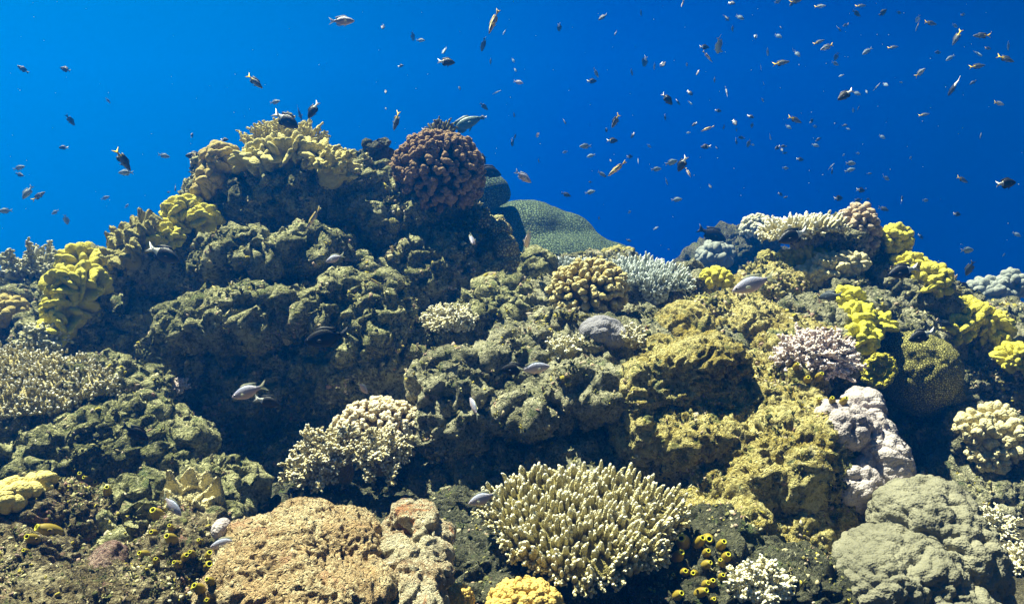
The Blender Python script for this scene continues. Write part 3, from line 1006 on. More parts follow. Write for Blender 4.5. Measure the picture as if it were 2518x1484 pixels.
leather("small yellow lobed coral above the black fish with a white tail", [ER(410, 590, 3.18, 36, 28, .06), ER(380, 600, 3.15, 20, 20, .05)], 18, (0.036, 0.012, 0.028), M['leather_y'], 25, 0.0055)
leather("yellow lobed leather coral stepped halfway up the pinnacle's flank", [ER(455, 525, 3.4, 46, 32, .09), ER(500, 540, 3.38, 30, 26, .08), ER(435, 555, 3.36, 24, 22, .06)], 34, (0.044, 0.015, 0.034), M['leather_y'], 26)
leather("tan overlapping lobed coral on the pinnacle's shoulder", [ER(545, 400, 3.6, 44, 42, .10), ER(520, 445, 3.55, 32, 34, .08), ER(500, 470, 3.5, 18, 18, .05)], 34, (0.045, 0.020, 0.026), M['leather_t'], 27, 0.0062, "leather_coral", 0.2)
leather("pale yellow fan-lobed coral across the pinnacle's crest", [ER(650, 400, 3.55, 60, 22, .09), ER(720, 385, 3.6, 75, 26, .10), ER(790, 395, 3.6, 46, 26, .09), ER(820, 420, 3.5, 32, 24, .07)],
        44, (0.052, 0.015, 0.050), M['leather_p'], 28, 0.006, "leather_coral", 0.9)
bush_coral("pale yellow knobby finger coral rising behind the fan-lobed coral", pt(705, 400, 3.85), (0, -.1, 1), 0.27, 110, 0.0115, M['leather_p'], 29, 2, 6, (1.05, .6, .90), 'knob', 1.25, (.8, 1.0), "finger_coral")
bush_coral("upright finger coral at the fan-lobed coral's outer end", ps(815, 435, 3.42, -.03), (.35, -.35, .9), 0.15, 16, 0.018, M['leather_p'], 30, 2, 3, (1.0, .8, 1.0), 'taper', 1.2, (.65, 1.0), "finger_coral")
cauliflower("big brown cauliflower coral crowning the pinnacle", pt(1078, 428, 3.62), (.05, -.45, .9), (.222, .20, .20), 250, 0.0205, M['brown_br'], 31, 2.15)
bush_coral("thin dark finger coral sprouting behind the brown cauliflower coral", pt(1088, 352, 3.86), (.05, -.05, 1), 0.135, 20, 0.0085, M['dark_br'], 32, 2, 2, (1.0, .6, 1.0), 'taper', 0.75, (.7, 1.0), "finger_coral", nubl=.6)

# behind the pinnacle
massive("huge green honeycomb coral mound behind the pinnacle", [(1290, 600, 5.9, 130, 110, .5), (1250, 560, 5.9, 80, 60, .4), (1400, 640, 5.9, 110, 75, .5), (1330, 660, 5.7, 190, 90, .5), (1440, 680, 5.9, 110, 70, .4), (1290, 720, 5.6, 160, 100, .5), (1350, 580, 5.95, 110, 60, .4), (1470, 665, 5.9, 110, 70, .4)],
        0.022, M['honey'], 0.05, 0.5, 41, "honeycomb_coral", 0.2, 14)
massive("rounded green honeycomb coral knob behind the brown cauliflower coral", [(1205, 470, 5.5, 46, 40, .2), (1170, 490, 5.5, 50, 36, .2), (1235, 478, 5.5, 20, 22, .1)],
        0.018, M['honey'], 0.03, 0.3, 42, "honeycomb_coral", 0.2)
massive("shaggy beige coral slumped down the pinnacle's flank before the green mound", [(1192, 550, 3.66, 26, 20, .06), (1228, 570, 3.6, 30, 26, .08), (1242, 618, 3.55, 32, 42, .09), (1254, 665, 3.5, 38, 36, .09), (1274, 650, 3.52, 20, 30, .06)],
        0.006, M['furry_b'], 0.012, 0.03, 43, "shaggy_coral", 0.5, off=-0.03)
massive("small smooth tan dome coral on the pinnacle's shaded face", [(surf(968, 556)[0] + np.array([0, -.02, 0]), (.034, .034, .040), None)], 0.005, M['furry'], 0.003, 0.02, 44, "dome_coral", 0.3)

# middle of the reef
p, d_ = surf(1108, 785)
bush_coral("small white staghorn cluster on the rock below the pinnacle", p + np.array([0, -.02, -.02]), (0, -.35, 1), 0.135, 120, 0.0090, M['white'], 51, 2, 4, (1.0, .75, .62), 'taper', 1.35)
cauliflower("yellow-tan cauliflower coral in front of the pale blue table coral", ps(1447, 716, 3.28, -.11), (-.1, -.55, .85), (.155, .135, .118), 150, 0.0135, M['yellow_br'], 52, 2.0, "cauliflower_coral", 4, 0.8, None, 1.9)
table_coral("pale blue-white table coral behind the yellow-tan cauliflower coral", pt(1588, 676, 3.5), (.05, -.42, 1), 0.205, 0.15, 420, 0.034, 0.0066, M['bluewhite'], 53, 0.45, .15)
table_coral("small pale blue staghorn plate peeking out behind the yellow-tan coral", pt(1408, 660, 3.55), (-.1, -.2, 1), 0.10, 0.10, 110, 0.034, 0.0068, M['bluewhite'], 54, 0.6, .15)
leather("dull green lobed coral on the skyline behind the blue table coral", [ER(1525, 628, 4.4, 36, 14, .08), ER(1500, 632, 4.4, 22, 12, .06)], 14, (0.032, 0.020, 0.03), M['leather_o'], 55, 0.008)
leather("compact yellow leather coral perched alone before the hazy far reef", [ER(1758, 682, 3.4, 34, 18, .07), ER(1775, 692, 3.38, 22, 14, .05)], 16, (0.026, 0.017, 0.024), M['leather_y'], 56, 0.0055)
massive("grey-violet lobed boulder coral between two yellow-white staghorn tufts", [(1480, 815, 2.82, 52, 36, .085), (1505, 825, 2.80, 42, 34, .075), (1450, 825, 2.80, 30, 26, .06)],
        0.0038, M['porites_g'], 0.017, 0.040, 57, "boulder_coral", 0.15, 2, "coral", 0.01)
bush_coral("yellow-green staghorn tuft beside the grey-violet boulder coral", ps(1395, 868, 2.78, -.03), (-.35, -.25, 1), 0.085, 34, 0.0065, M['white'], 58, 2, 3, (1, .8, 1), 'taper', 1.3)
bush_coral("white staghorn tuft behind the grey-violet boulder coral", ps(1545, 845, 2.92, -.03), (.25, -.2, 1), 0.085, 34, 0.0065, M['white'], 59, 2, 3, (1, .8, 1), 'taper', 1.2)
cauliflower("cream bushy coral behind the bottlebrush staghorn under the overhang", pt(935, 1065, 2.55), (-.05, -.62, .8), (.165, .12, .115), 190, 0.0115, M['cream_br'], 60, 1.75, "cauliflower_coral", 7, 0.8, None, 1.5)
bush_coral("pale bottlebrush staghorn coral spreading toward the dark hollow", pt(815, 1150, 2.36), (-.55, -.45, .62), 0.165, 34, 0.0080, M['bottle'], 61, 4, 9, (1, .9, .9), 'taper', 1.25, nubl=1.35)
bush_coral("second bottlebrush staghorn tuft leaning against the cream bushy coral", pt(930, 1130, 2.33), (.0, -.5, .75), 0.125, 26, 0.0080, M['bottle'], 62, 4, 9, (1.1, .9, .9), 'taper', 1.2, nubl=1.35)
table_coral("large cream table coral with hundreds of upright fingers near the frame's bottom", pt(1437, 1272, 1.86), (.02, -.42, 1), 0.240, 0.180, 820, 0.032, 0.0063, M['table'], 63, 0.40, .22)

# reef ridge
table_coral("white plate staghorn jutting from the ridge top against blue water", pt(1965, 560, 3.62), (-.12, -.10, 1), 0.185, 0.15, 230, 0.045, 0.0092, M['white'], 71, 0.75, .10)
cauliflower("tall pinkish knobby finger coral on the ridge top", pt(2105, 575, 3.72), (.05, -.15, 1), (.105, .09, .145), 84, 0.0185, M['pinktan_br'], 72, 2.3, "finger_coral", 2, 0.9, None, 1.7)
leather("yellow leather coral under the white plate staghorn", [ER(1985, 632, 3.5, 48, 20, .08), ER(1945, 640, 3.48, 26, 16, .06)], 28, (0.034, 0.0145, 0.03), M['leather_y'], 73, 0.006)
leather("cream knobbed coral in bright sun below the yellow leather coral", [ER(2040, 665, 3.4, 62, 34, .09), ER(2090, 650, 3.42, 36, 26, .07), ER(1985, 685, 3.36, 34, 26, .07)], 46, (0.024, 0.018, 0.026), M['leather_c'], 74, 0.0055)
leather("yellow leather coral folded on the ridge's outer slope", [ER(2235, 655, 3.55, 40, 24, .08), ER(2290, 680, 3.5, 36, 26, .08), ER(2300, 705, 3.48, 26, 20, .06)], 32, (0.036, 0.014, 0.03), M['leather_y'], 75, 0.006)
leather("small yellow coral tuft behind the pinkish finger coral", [ER(2195, 590, 3.85, 34, 34, .08)], 14, (0.034, 0.018, 0.03), M['leather_y'], 76, 0.007)
leather("bright yellow leather coral lobed down the sunlit ridge face", [ER(2085, 740, 3.22, 32, 30, .06), ER(2105, 785, 3.15, 42, 34, .08), ER(2155, 800, 3.15, 34, 24, .06), ER(2115, 835, 3.08, 34, 30, .07)], 44, (0.037, 0.0145, 0.030), M['leather_b'], 77, 0.0055)
bush_coral("pale pink bushy coral below the bright yellow leather coral", ps(2005, 890, 2.92, -.02), (.0, -.55, .8), 0.15, 90, 0.0085, M['pink_br'], 78, 3, 5, (1.12, .8, .72), 'knob', 1.35, (.8, 1.0), "bushy_coral", nubl=.9)
massive("large furry green dome coral behind the bright yellow leather coral", [(2255, 910, 3.15, 92, 92, .2), (2230, 860, 3.2, 70, 50, .18), (2270, 960, 3.1, 80, 60, .18)],
        0.0085, M['furry'], 0.014, 0.05, 79, "dome_coral", 0.6)
toadstool("flat round olive-yellow coral against the furry green dome", pt(2160, 912, 2.86), (-.1, -.95, .25), 0.066, 10, M['leather_y'], 80, 0.10, 0.0, 0.08, 0.010)
leather("broad yellow leather coral beside the furry green dome", [ER(2370, 775, 3.6, 62, 32, .1), ER(2430, 800, 3.55, 44, 34, .09), ER(2350, 815, 3.5, 34, 26, .07), ER(2450, 845, 3.5, 34, 28, .07)], 54, (0.040, 0.015, 0.032), M['leather_y'], 81, 0.0065)
leather("grey-blue leather coral in the haze beyond the ridge", [ER(2440, 715, 5.4, 46, 26, .14), ER(2490, 700, 5.4, 26, 30, .12)], 26, (0.052, 0.030, 0.046), M['leather_g'], 82, 0.012)
leather("olive lobed coral with yellow rims at the frame's edge by the broad yellow coral", [ER(2500, 885, 3.3, 40, 36, .08)], 16, (0.030, 0.013, 0.03), M['leather_y'], 83, 0.006)
leather("yellow-white knobbly coral over the dark gully", [ER(2400, 1060, 2.82, 44, 50, .09), ER(2450, 1030, 2.86, 44, 36, .09), ER(2480, 1080, 2.84, 40, 50, .08), ER(2430, 1120, 2.8, 44, 40, .08)], 60, (0.020, 0.015, 0.020), M['leather_c'], 84, 0.0055)
bush_coral("small white-tipped staghorn sprig above the grey lobed coral", ps(2270, 1195, 2.5, -.02), (.55, -.35, .6), 0.075, 22, 0.006, M['bluewhite'], 85, 3, 4, (1, .8, .7), 'taper', 1.2)
bush_coral("dark white-tipped finger staghorn in the gully beside the grey lobed coral", ps(2415, 1310, 2.3, -.03), (.25, -.65, .6), 0.115, 56, 0.0075, M['white'], 86, 2, 3, (1, .9, 1), 'taper', 1.2, (.7, 1.0))
bush_coral("pale staghorn at the frame's edge below the gully staghorn", ps(2510, 1390, 2.2, -.03), (-.1, -.65, .6), 0.085, 40, 0.0075, M['white'], 87, 2, 3, (1, .9, 1), 'taper', 1.2, (.7, 1.0))

# lower right
massive("lavender lobed boulder coral streaked over the turfed shoulder", [(2060, 1050, 2.22, 66, 60, .10), (2110, 1085, 2.22, 84, 84, .12), (2150, 1145, 2.2, 74, 92, .12), (2172, 1210, 2.16, 54, 66, .11), (2122, 1000, 2.3, 40, 42, .08), (2090, 1190, 2.14, 74, 66, .10)],
        0.0040, M['porites'], 0.022, 0.040, 91, "boulder_coral", 0.7, 14, off=0.07)
massive("big grey lobed boulder coral in the shaded near corner", [E(*a) for a in [(2245, 1285, 1.95, 84, 90, .13), (2290, 1260, 2.0, 90, 76, .13), (2215, 1408, 1.85, 146, 98, .16), (2335, 1370, 1.9, 105, 120, .14), (2395, 1430, 1.92, 60, 66, .11), (2150, 1430, 1.80, 92, 82, .13), (2270, 1480, 1.8, 170, 70, .15)]],
        0.0040, M['porites_o'], 0.027, 0.048, 92, "boulder_coral", 0.75, 16)
bush_coral("yellow and white stubby staghorn in the bottom corner by the tunicates", ps(1865, 1450, 1.7, -.02), (.0, -.45, .9), 0.085, 44, 0.0075, M['white'], 93, 3, 4, (1.1, .8, .85), 'knob', 1.25, (.75, 1.0))
cauliflower("orange grape-like dome coral cut by the frame's bottom", pt(1290, 1500, 1.62), (0, -.4, .9), (.088, .07, .062), 210, 0.0085, M['orange'], 94, 1.9, "grape_coral", 1, 1.0, None, 1.15)
cauliflower("small yellow grape-like coral beside the encrusted rock", pt(1128, 1472, 1.60), (0, -.5, .85), (.032, .03, .034), 60, 0.0075, M['orange'], 95, 2.0, "grape_coral", 1, 1.0, None, 1.15)

# lower left
table_coral("broad pale table coral of short fingers at the frame's side below the staghorn", pt(35, 935, 2.40), (.16, -.62, .78), 0.29, 0.15, 1500, 0.013, 0.0042, M['white'], 101, 0.5, .1, 0.0, 'taper', False)
toadstool("beige toadstool coral with folded petals on the tunicate rock", ps(475, 1225, 1.8, -.13), (.1, -.45, .9), 0.072, 8, M['leather_c'], 102, 0.42, 0.2, 0.09, 0.0055, 1.0, 0.35)
leather("yellow soft coral blob at the frame's side over the near rock", [ER(40, 1215, 1.7, 52, 26, .06), ER(85, 1195, 1.72, 28, 24, .05)], 12, (0.022, 0.018, 0.016), M['lemon'], 103, 0.0045)
bush_coral("pale stubby finger coral in the shade under the tall yellow leather coral", ps(130, 850, 3.0, -.02), (-.1, -.8, .45), 0.14, 34, 0.012, M['tan_br'], 104, 3, 3, (.9, .7, 1.1), 'knob', 1.3)
bush_coral("low pale coral on the skyline at the frame's side", pt(20, 720, 3.7), (0, -.2, 1), 0.10, 40, 0.010, M['tan_br'], 105, 2, 3, (1.3, .8, .5), 'knob', 1.3)
leather("yellow-brown leather coral at the frame's side under the staghorn", [ER(15, 765, 3.3, 36, 26, .07)], 12, (0.034, 0.02, 0.03), M['leather_t'], 106, 0.0065)
kp = surf(708, 836)[0] + np.array([0, -.012, 0])
massive("small cluster of cream knobs on the pinnacle's lower face", [(kp, (.020, .018, .020), None), (kp + np.array([.018, -.006, .014]), (.014, .014, .018), None), (kp + np.array([-.016, -.006, .009]), (.010, .010, .012), None)],
        0.003, M['leather_c'], 0.001, 0.02, 107, "knob_coral", 0.3)
massive("small ribbed beige dome coral beside the tan pitted rock", [(545, 1300, 1.62, 22, 26, .03)], 0.0035, M['porites'], 0.002, 0.012, 108, "dome_coral", 0.3)

leather("small dull green leather tuft before the hazy far reef", [ER(1888, 634, 3.6, 20, 10, .04)], 12, (0.024, 0.011, 0.020), M['leather_o'], 111, 0.0055)
bush_coral("small pinkish bushy coral at the edge of the dark hollow", ps(443, 955, 2.6, -.02, 1.2), (-.2, -.6, .8), 0.045, 26, 0.0065, M['pink_br'], 112, 2, 3, (1.1, .8, .8), 'knob', 1.3, (.75, 1.0), "bushy_coral")
bush_coral("dark finger coral sprigs just behind the grey-violet boulder coral", ps(1395, 790, 3.0, -.03, 1.0), (0, -.2, 1), 0.065, 16, 0.006, M['dark_br'], 113, 2, 2, (1.5, .6, .8), 'taper', 1.0, (.6, 1.0), "finger_coral", nubl=.6)
cauliflower("small blue-grey dome coral in the shade under the blue table coral", ps(1612, 722, 3.5, -.02, 1.0), (0, -.7, .7), (.055, .05, .05), 50, 0.009, M['bluewhite'], 114, 1.8)
# far reef corals
leather("blue hazy lobed coral on the far reef's near side", [ER(1760, 630, 6.4, 30, 24, .15)], 18, (0.06, 0.045, 0.06), M['leather_g'], 109, 0.016)
cauliflower("blue hazy knobby coral topping the far reef", pt(1860, 565, 6.3), (0, -.2, 1), (.13, .12, .12), 60, 0.028, M['tan_br'], 110, 2.0)


# ------------------------------------------------------------------ tunicates
mt, tt_ = mat_new("tunicate_skin")
co_ = tt_.n('ShaderNodeTexCoord').outputs['Object']
n_ = noise(tt_, co_, 60.0, 3, 0.6)
principled(tt_, tt_.mix(tt_.maprange(n_, 0.3, 0.7), (0.17, 0.125, 0.012), (0.34, 0.25, 0.03)), 0.45, None, 0.4)
M['tunicate'] = mt
mt, tt_ = mat_new("tunicate_rim")
principled(tt_, (0.55, 0.52, 0.04), 0.5)
M['rim'] = mt
mt, tt_ = mat_new("tunicate_throat")
principled(tt_, (0.02, 0.022, 0.006), 0.8)
M['throat'] = mt


def lathe(prof, n=18, ox=None):
    a = np.linspace(0, 2 * np.pi, n, endpoint=False)
    V = np.concatenate([np.stack([r * np.cos(a), r * np.sin(a), np.full(n, z)], axis=1) for r, z in prof])
    k = np.arange(n)
    Q = np.concatenate([np.stack([i * n + k, i * n + (k + 1) % n, (i + 1) * n + (k + 1) % n, (i + 1) * n + k], axis=1) for i in range(len(prof) - 1)])
    return V, Q


TUN = {}


def tunicate(label, px, py, size, seed, tilt=None):
    rng = np.random.default_rng(seed)
    h = cast(px, py)
    if h is None:
        return
    p, nrm, d = h
    s = size * d / F * 0.5
    face = np.array([rng.normal() * .35, -0.9, 0.25 + 0.3 * rng.random()])
    ax = unit(nrm * 0.35 + face + np.array([0, 0, .35]))
    if not TUN:
        V, Q = lathe([(0.02, -.9), (.34, -.85), (.50, -.55), (.60, -.1), (.60, .25), (.50, .6), (.36, .82), (.30, .90), (.29, .96), (.27, 1.0)])
        V = V + 0.03 * np.stack([perlin(V * 2.0), perlin(V * 2 + 9), perlin(V * 2 + 19)], axis=1)
        V2, Q2 = lathe([(.2, .0), (.17, .25), (.12, .34)], 12)
        V2 = V2 @ rot_from_z((1, 0, .55)).T + np.array([.42, 0, .15])
        TUN['body'] = set_mesh("body", np.concatenate([V, V2]), [Q, Q2 + len(V)])
        V, Q = lathe([(.30, .93), (.325, .98), (.31, 1.05), (.24, 1.06), (.19, 1.01), (.20, .93)])
        TUN['rim'] = set_mesh("rim", V, [Q])
        V, Q = lathe([(.20, .97), (.20, .6), (.12, .45), (.01, .42)])
        TUN['throat'] = set_mesh("throat", V, [Q[:, ::-1]])
        for k in TUN:
            TUN[k].materials.append(M['tunicate' if k == 'body' else k])
    root = empty("tunicate", p - ax * s * 0.15, label, "sea squirt", "yellow-green sea squirts growing on the near rocks")
    R = rot_from_z(ax, rng.random() * 6.28)
    root.matrix_world = Matrix.Translation(Vector(p + ax * s * 0.35)) @ Matrix(R.tolist()).to_4x4() @ Matrix.Diagonal((s * .95, s * .95, s * (1.0 + .3 * rng.random()), 1))
    for k in ('body', 'rim', 'throat'):
        obj(k, TUN[k], None, root)


def bz(b, x, y):
    """bottom close-ups b = 0..3 of the reference grid -> frame"""
    return (b * 1000 + x / 1.4636) * 0.61475, (1400 + y / 1.4636) * 0.61475


tun = [(0, 935, 975, 105, "topmost green sea squirt under the beige toadstool coral"), (0, 907, 1075, 70, "round sea squirt just under the topmost one below the toadstool coral"),
       (0, 1005, 1045, 60, "small sea squirt on the rock face below the toadstool coral"), (0, 1015, 1110, 90, "dangling double sea squirt on the tunicate rock's upper face"),
       (0, 862, 1198, 75, "sea squirt on the tunicate rock's outer rim"), (0, 915, 1240, 60, "dull sea squirt inside the tunicate rock's outer rim"),
       (0, 1180, 1128, 55, "small sea squirt next to the ribbed beige dome coral"), (0, 1130, 1197, 65, "pale golden sea squirt below the ribbed dome coral"),
       (0, 1080, 1212, 70, "open-mouthed sea squirt in the row's middle on the tunicate rock"), (0, 1050, 1256, 65, "squat sea squirt at the row's lower end on the tunicate rock"),
       (0, 1225, 1212, 85, "sea squirt crammed against the tan pitted rock, upper of the pair"), (0, 1220, 1272, 105, "fat sea squirt crammed against the tan pitted rock, lower of the pair"),
       (0, 1140, 1316, 60, "small sea squirt halfway down the tunicate rock"), (0, 1240, 1357, 70, "sea squirt in the gap along the tan pitted rock"),
       (0, 1180, 1402, 90, "large dark-mouthed sea squirt low on the tunicate rock"), (0, 1215, 1470, 60, "sea squirt cut by the frame's bottom beside the tan rock"),
       (0, 320, 1062, 120, "big brown sea squirt with a green mouth on the pink crusted rock"), (0, 205, 1108, 90, "brown sea squirt below the yellow soft coral blob"),
       (0, 157, 1185, 60, "small golden sea squirt lowest under the yellow soft coral blob"),
       (0, 425, 708, 65, "first bud-shaped sea squirt on the sunlit rim by the yellow soft coral"), (0, 480, 742, 65, "second bud-shaped sea squirt along the sunlit rim"),
       (0, 525, 752, 55, "third bud-shaped sea squirt along the sunlit rim"), (0, 562, 787, 65, "fourth bud-shaped sea squirt along the sunlit rim"), (0, 632, 838, 75, "last bud-shaped sea squirt down the sunlit rim"),
       (0, 275, 730, 55, "lone sea squirt between the soft coral blob and the sunlit rim"),
       (2, 1075, 1130, 130, "tallest olive sea squirt under the table coral"), (2, 1150, 1135, 95, "olive sea squirt squeezed next to the tallest one"), (2, 1210, 1108, 110, "broad olive sea squirt at the cluster's top by the lavender coral"),
       (2, 1205, 1190, 75, "sea squirt showing a green mouth below the broad olive one"), (2, 1030, 1218, 100, "side-facing sea squirt at the table coral's shaded edge"), (2, 1195, 1257, 75, "yellow-mouthed sea squirt in the cluster's middle"),
       (2, 1290, 1148, 85, "sea squirt on the cluster's outer side, upper"), (2, 1320, 1216, 85, "sea squirt on the cluster's outer side, middle"), (2, 1300, 1252, 65, "sea squirt with open yellow mouth on the cluster's outer side, lower"),
       (2, 1075, 1302, 75, "sea squirt left of centre in the lower row under the table coral"), (2, 1142, 1312, 75, "sea squirt at the lower row's centre under the table coral"), (2, 1010, 1332, 55, "small sea squirt nearest the table coral's shadow"),
       (2, 1200, 1372, 75, "green-mouthed sea squirt of a touching pair near the bottom staghorn"), (2, 1245, 1367, 75, "second of a touching pair near the bottom staghorn"), (2, 1297, 1332, 70, "dim sea squirt touching the bottom staghorn"),
       (2, 1030, 1437, 85, "sea squirt low under the table coral with an oval mouth"), (2, 1160, 1422, 85, "large open sea squirt low in the cluster"), (2, 1250, 1465, 60, "sea squirt cut by the frame's bottom beside the staghorn"),
       (3, 265, 102, 55, "lone golden sea squirt on the shoulder below the pale pink coral"), (3, 335, 177, 65, "golden sea squirt above the lavender coral"), (3, 395, 162, 65, "brown sea squirt in shade above the lavender coral"),
       (3, 520, 285, 50, "back sea squirt of three resting on the lavender coral"), (3, 480, 302, 60, "golden sea squirt of three resting on the lavender coral"), (3, 540, 304, 60, "front sea squirt of three resting on the lavender coral"),
       (3, 405, 298, 40, "tiny sea squirt beside the lavender coral's top edge")]
bpy.context.view_layer.update()
REEF += [o for o in C.objects if o.name.startswith("boulder_coral")]
for i, (b, x, y, s, lab) in enumerate(tun):
    fx, fy = bz(b, x, y)
    tunicate(lab, fx, fy, s * 0.48, 300 + i)

# ------------------------------------------------------------------ fish
def fish_body_mat(name, fn, rough=0.4, spec=0.35):
    m, t = mat_new(name)
    co = t.n('ShaderNodeTexCoord').outputs['Object']
    s = t.n('ShaderNodeSeparateXYZ', {0: co})
    sc = voronoi(t, co, 46.0)
    col = fn(t, s.outputs[0], s.outputs[2], co)
    b = t.n('ShaderNodeBump', {'Strength': 0.35, 'Distance': 0.004, 'Height': sc})
    principled(t, col, rough, b.outputs[0], spec)
    return m


def plain(name, c, rough=0.5):
    m, t = mat_new(name)
    co = t.n('ShaderNodeTexCoord').outputs['Object']
    ray_ = t.n('ShaderNodeTexWave', {'Vector': co, 'Scale': 16.0, 'Distortion': 1.5}, bands_direction='Z').outputs['Fac']
    col = t.mix(t.math('MULTIPLY', ray_, 0.35), c, tuple(x * 0.55 for x in c))
    principled(t, col, rough, None, 0.25)
    return m


def fin_pale(name, c, tr=0.55):
    m, t = mat_new(name)
    d = t.n('ShaderNodeBsdfDiffuse', {'Color': (*c, 1)})
    x = t.n('ShaderNodeBsdfTransparent', {'Color': (0.9, 0.95, 1, 1)})
    mx = t.n('ShaderNodeMixShader', {0: tr, 1: d.outputs[0], 2: x.outputs[0]})
    t.n('ShaderNodeOutputMaterial', {0: mx.outputs[0]})
    return m


FM = {
    'B': fish_body_mat("black_white_fish", lambda t, x, z, co: t.mix(t.maprange(x, -0.15, -0.13), (0.86, 0.85, 0.76), t.mix(t.maprange(z, -0.2, 0.2), (0.030, 0.036, 0.048), (0.014, 0.017, 0.025)))),
    'G': fish_body_mat("silver_fish", lambda t, x, z, co: t.mix(t.maprange(z, -0.14, 0.17), (0.72, 0.54, 0.53), (0.33, 0.36, 0.50)), 0.35, 0.4),
    'H': fish_body_mat("pale_blue_fish", lambda t, x, z, co: t.mix(t.maprange(z, -0.16, 0.16), (0.40, 0.52, 0.58), (0.12, 0.20, 0.27))),
    'D': fish_body_mat("dusky_fish", lambda t, x, z, co: t.mix(t.maprange(z, -0.2, 0.2), (0.075, 0.10, 0.125), (0.03, 0.045, 0.06))),
    'Y': fish_body_mat("yellow_tailed_fish", lambda t, x, z, co: t.mix(t.maprange(x, -0.16, -0.08), (0.82, 0.58, 0.01), t.mix(t.maprange(z, -0.12, 0.12), (0.24, 0.29, 0.34), (0.035, 0.05, 0.07)))),
    'W': fish_body_mat("white_yellow_tailed_fish", lambda t, x, z, co: t.mix(t.maprange(x, -0.20, -0.12), (0.80, 0.58, 0.04), t.mix(t.maprange(z, -0.10, 0.10), (0.72, 0.74, 0.74), (0.30, 0.36, 0.42)))),
    'S': fish_body_mat("striped_wrasse", lambda t, x, z, co: t.mix(t.maprange(z, 0.040, 0.055), t.mix(t.maprange(z, -0.012, 0.004), (0.78, 0.64, 0.54), (0.02, 0.022, 0.03)), (0.52, 0.46, 0.12))),
    'K': fish_body_mat("black_fish", lambda t, x, z, co: t.mix(t.maprange(z, -0.2, 0.2), (0.012, 0.013, 0.017), (0.006, 0.007, 0.009)), 0.6, 0.15),
    'P': fish_body_mat("parrotfish", lambda t, x, z, co: t.mix(noise(t, co, 30.0, 3), (0.05, 0.11, 0.10), (0.11, 0.19, 0.15))),
    'Z': fish_body_mat("barred_fish", lambda t, x, z, co: t.mix(t.maprange(t.math('SINE', t.math('MULTIPLY', x, 52.0)), -0.1, 0.3), (0.04, 0.06, 0.10), (0.42, 0.50, 0.56))),
    'N': fish_body_mat("needle_fish", lambda t, x, z, co: t.mix(t.maprange(z, -0.03, 0.03), (0.70, 0.74, 0.74), (0.30, 0.38, 0.42))),
}
m_dark = plain("dark_fin", (0.02, 0.024, 0.032))
m_white = plain("white_fin", (0.90, 0.90, 0.86))
m_yel = plain("yellow_fin", (0.88, 0.62, 0.01))
m_pale = fin_pale("pale_fin", (0.52, 0.52, 0.38))
m_blue = fin_pale("blue_fin", (0.26, 0.32, 0.34), 0.4)
m_teal = plain("teal_fin", (0.05, 0.10, 0.09))
m_org = plain("orange_fin", (0.60, 0.44, 0.12))
m_dusk = plain("dusky_fin", (0.06, 0.07, 0.08))
me_, te_ = mat_new("fish_eye")
principled(te_, (0.006, 0.006, 0.008), 0.15, None, 0.5)
m_eye = me_
# type: height, width, tail length stretch, tail half height, fork, body material, fins material, tail material
FT = {'B': (1.0, 1.0, .16, .15, m_dark, m_white), 'G': (.80, .95, .15, .10, m_pale, m_pale), 'H': (.84, .9, .14, .10, m_blue, m_blue), 'D': (.82, .9, .14, .10, m_dusk, m_dusk),
      'Y': (.62, .85, .15, .16, m_dusk, m_yel), 'W': (.60, .85, .15, .13, m_pale, m_yel), 'S': (.36, .75, .075, .05, m_org, m_org), 'K': (.95, .85, .16, .07, m_dark, m_dark),
      'P': (.72, .9, .13, .02, m_teal, m_teal), 'Z': (.75, .9, .13, .09, m_blue, m_blue), 'N': (.17, .5, .03, .03, m_blue, m_blue)}
BP = np.array([(.500, .006, .006, .004), (.478, .040, .036, .024), (.42, .092, .080, .048), (.33, .152, .135, .068), (.22, .200, .180, .080), (.10, .222, .208, .082),
               (-.02, .205, .195, .072), (-.12, .150, .146, .052), (-.19, .095, .092, .032), (-.25, .062, .060, .018), (-.30, .058, .056, .010)])


def loft(hs, ws):
    xs = np.concatenate([np.linspace(.5, .40, 7), np.linspace(.37, -.30, 20)])
    top, bot, wd = (np.interp(-xs, -BP[:, 0], BP[:, i]) for i in (1, 2, 3))
    k = np.ones(3) / 3
    n = 16
    a = np.linspace(0, 2 * np.pi, n, endpoint=False)
    V = []
    for x, t_, b_, w_ in zip(xs, top, bot, wd):
        s_, c_ = np.sin(a), np.cos(a)
        V.append(np.stack([np.full(n, x), np.sign(c_) * np.abs(c_) ** .9 * w_ * ws * (.55 + .45 * min(1, hs)), np.where(s_ > 0, s_ * t_, s_ * b_) * hs], axis=1))
    V.append(np.array([[.503, 0, 0], [-.301, 0, 0]]))
    V = np.concatenate(V)
    m = len(xs)
    kk = np.arange(n)
    Q = np.concatenate([np.stack([i * n + kk, i * n + (kk + 1) % n, (i + 1) * n + (kk + 1) % n, (i + 1) * n + kk], axis=1) for i in range(m - 1)])
    T = np.concatenate([np.stack([(kk + 1) % n, kk, np.full(n, m * n)], axis=1), np.stack([(m - 1) * n + kk, (m - 1) * n + (kk + 1) % n, np.full(n, m * n + 1)], axis=1)])
    return V, [Q, T]


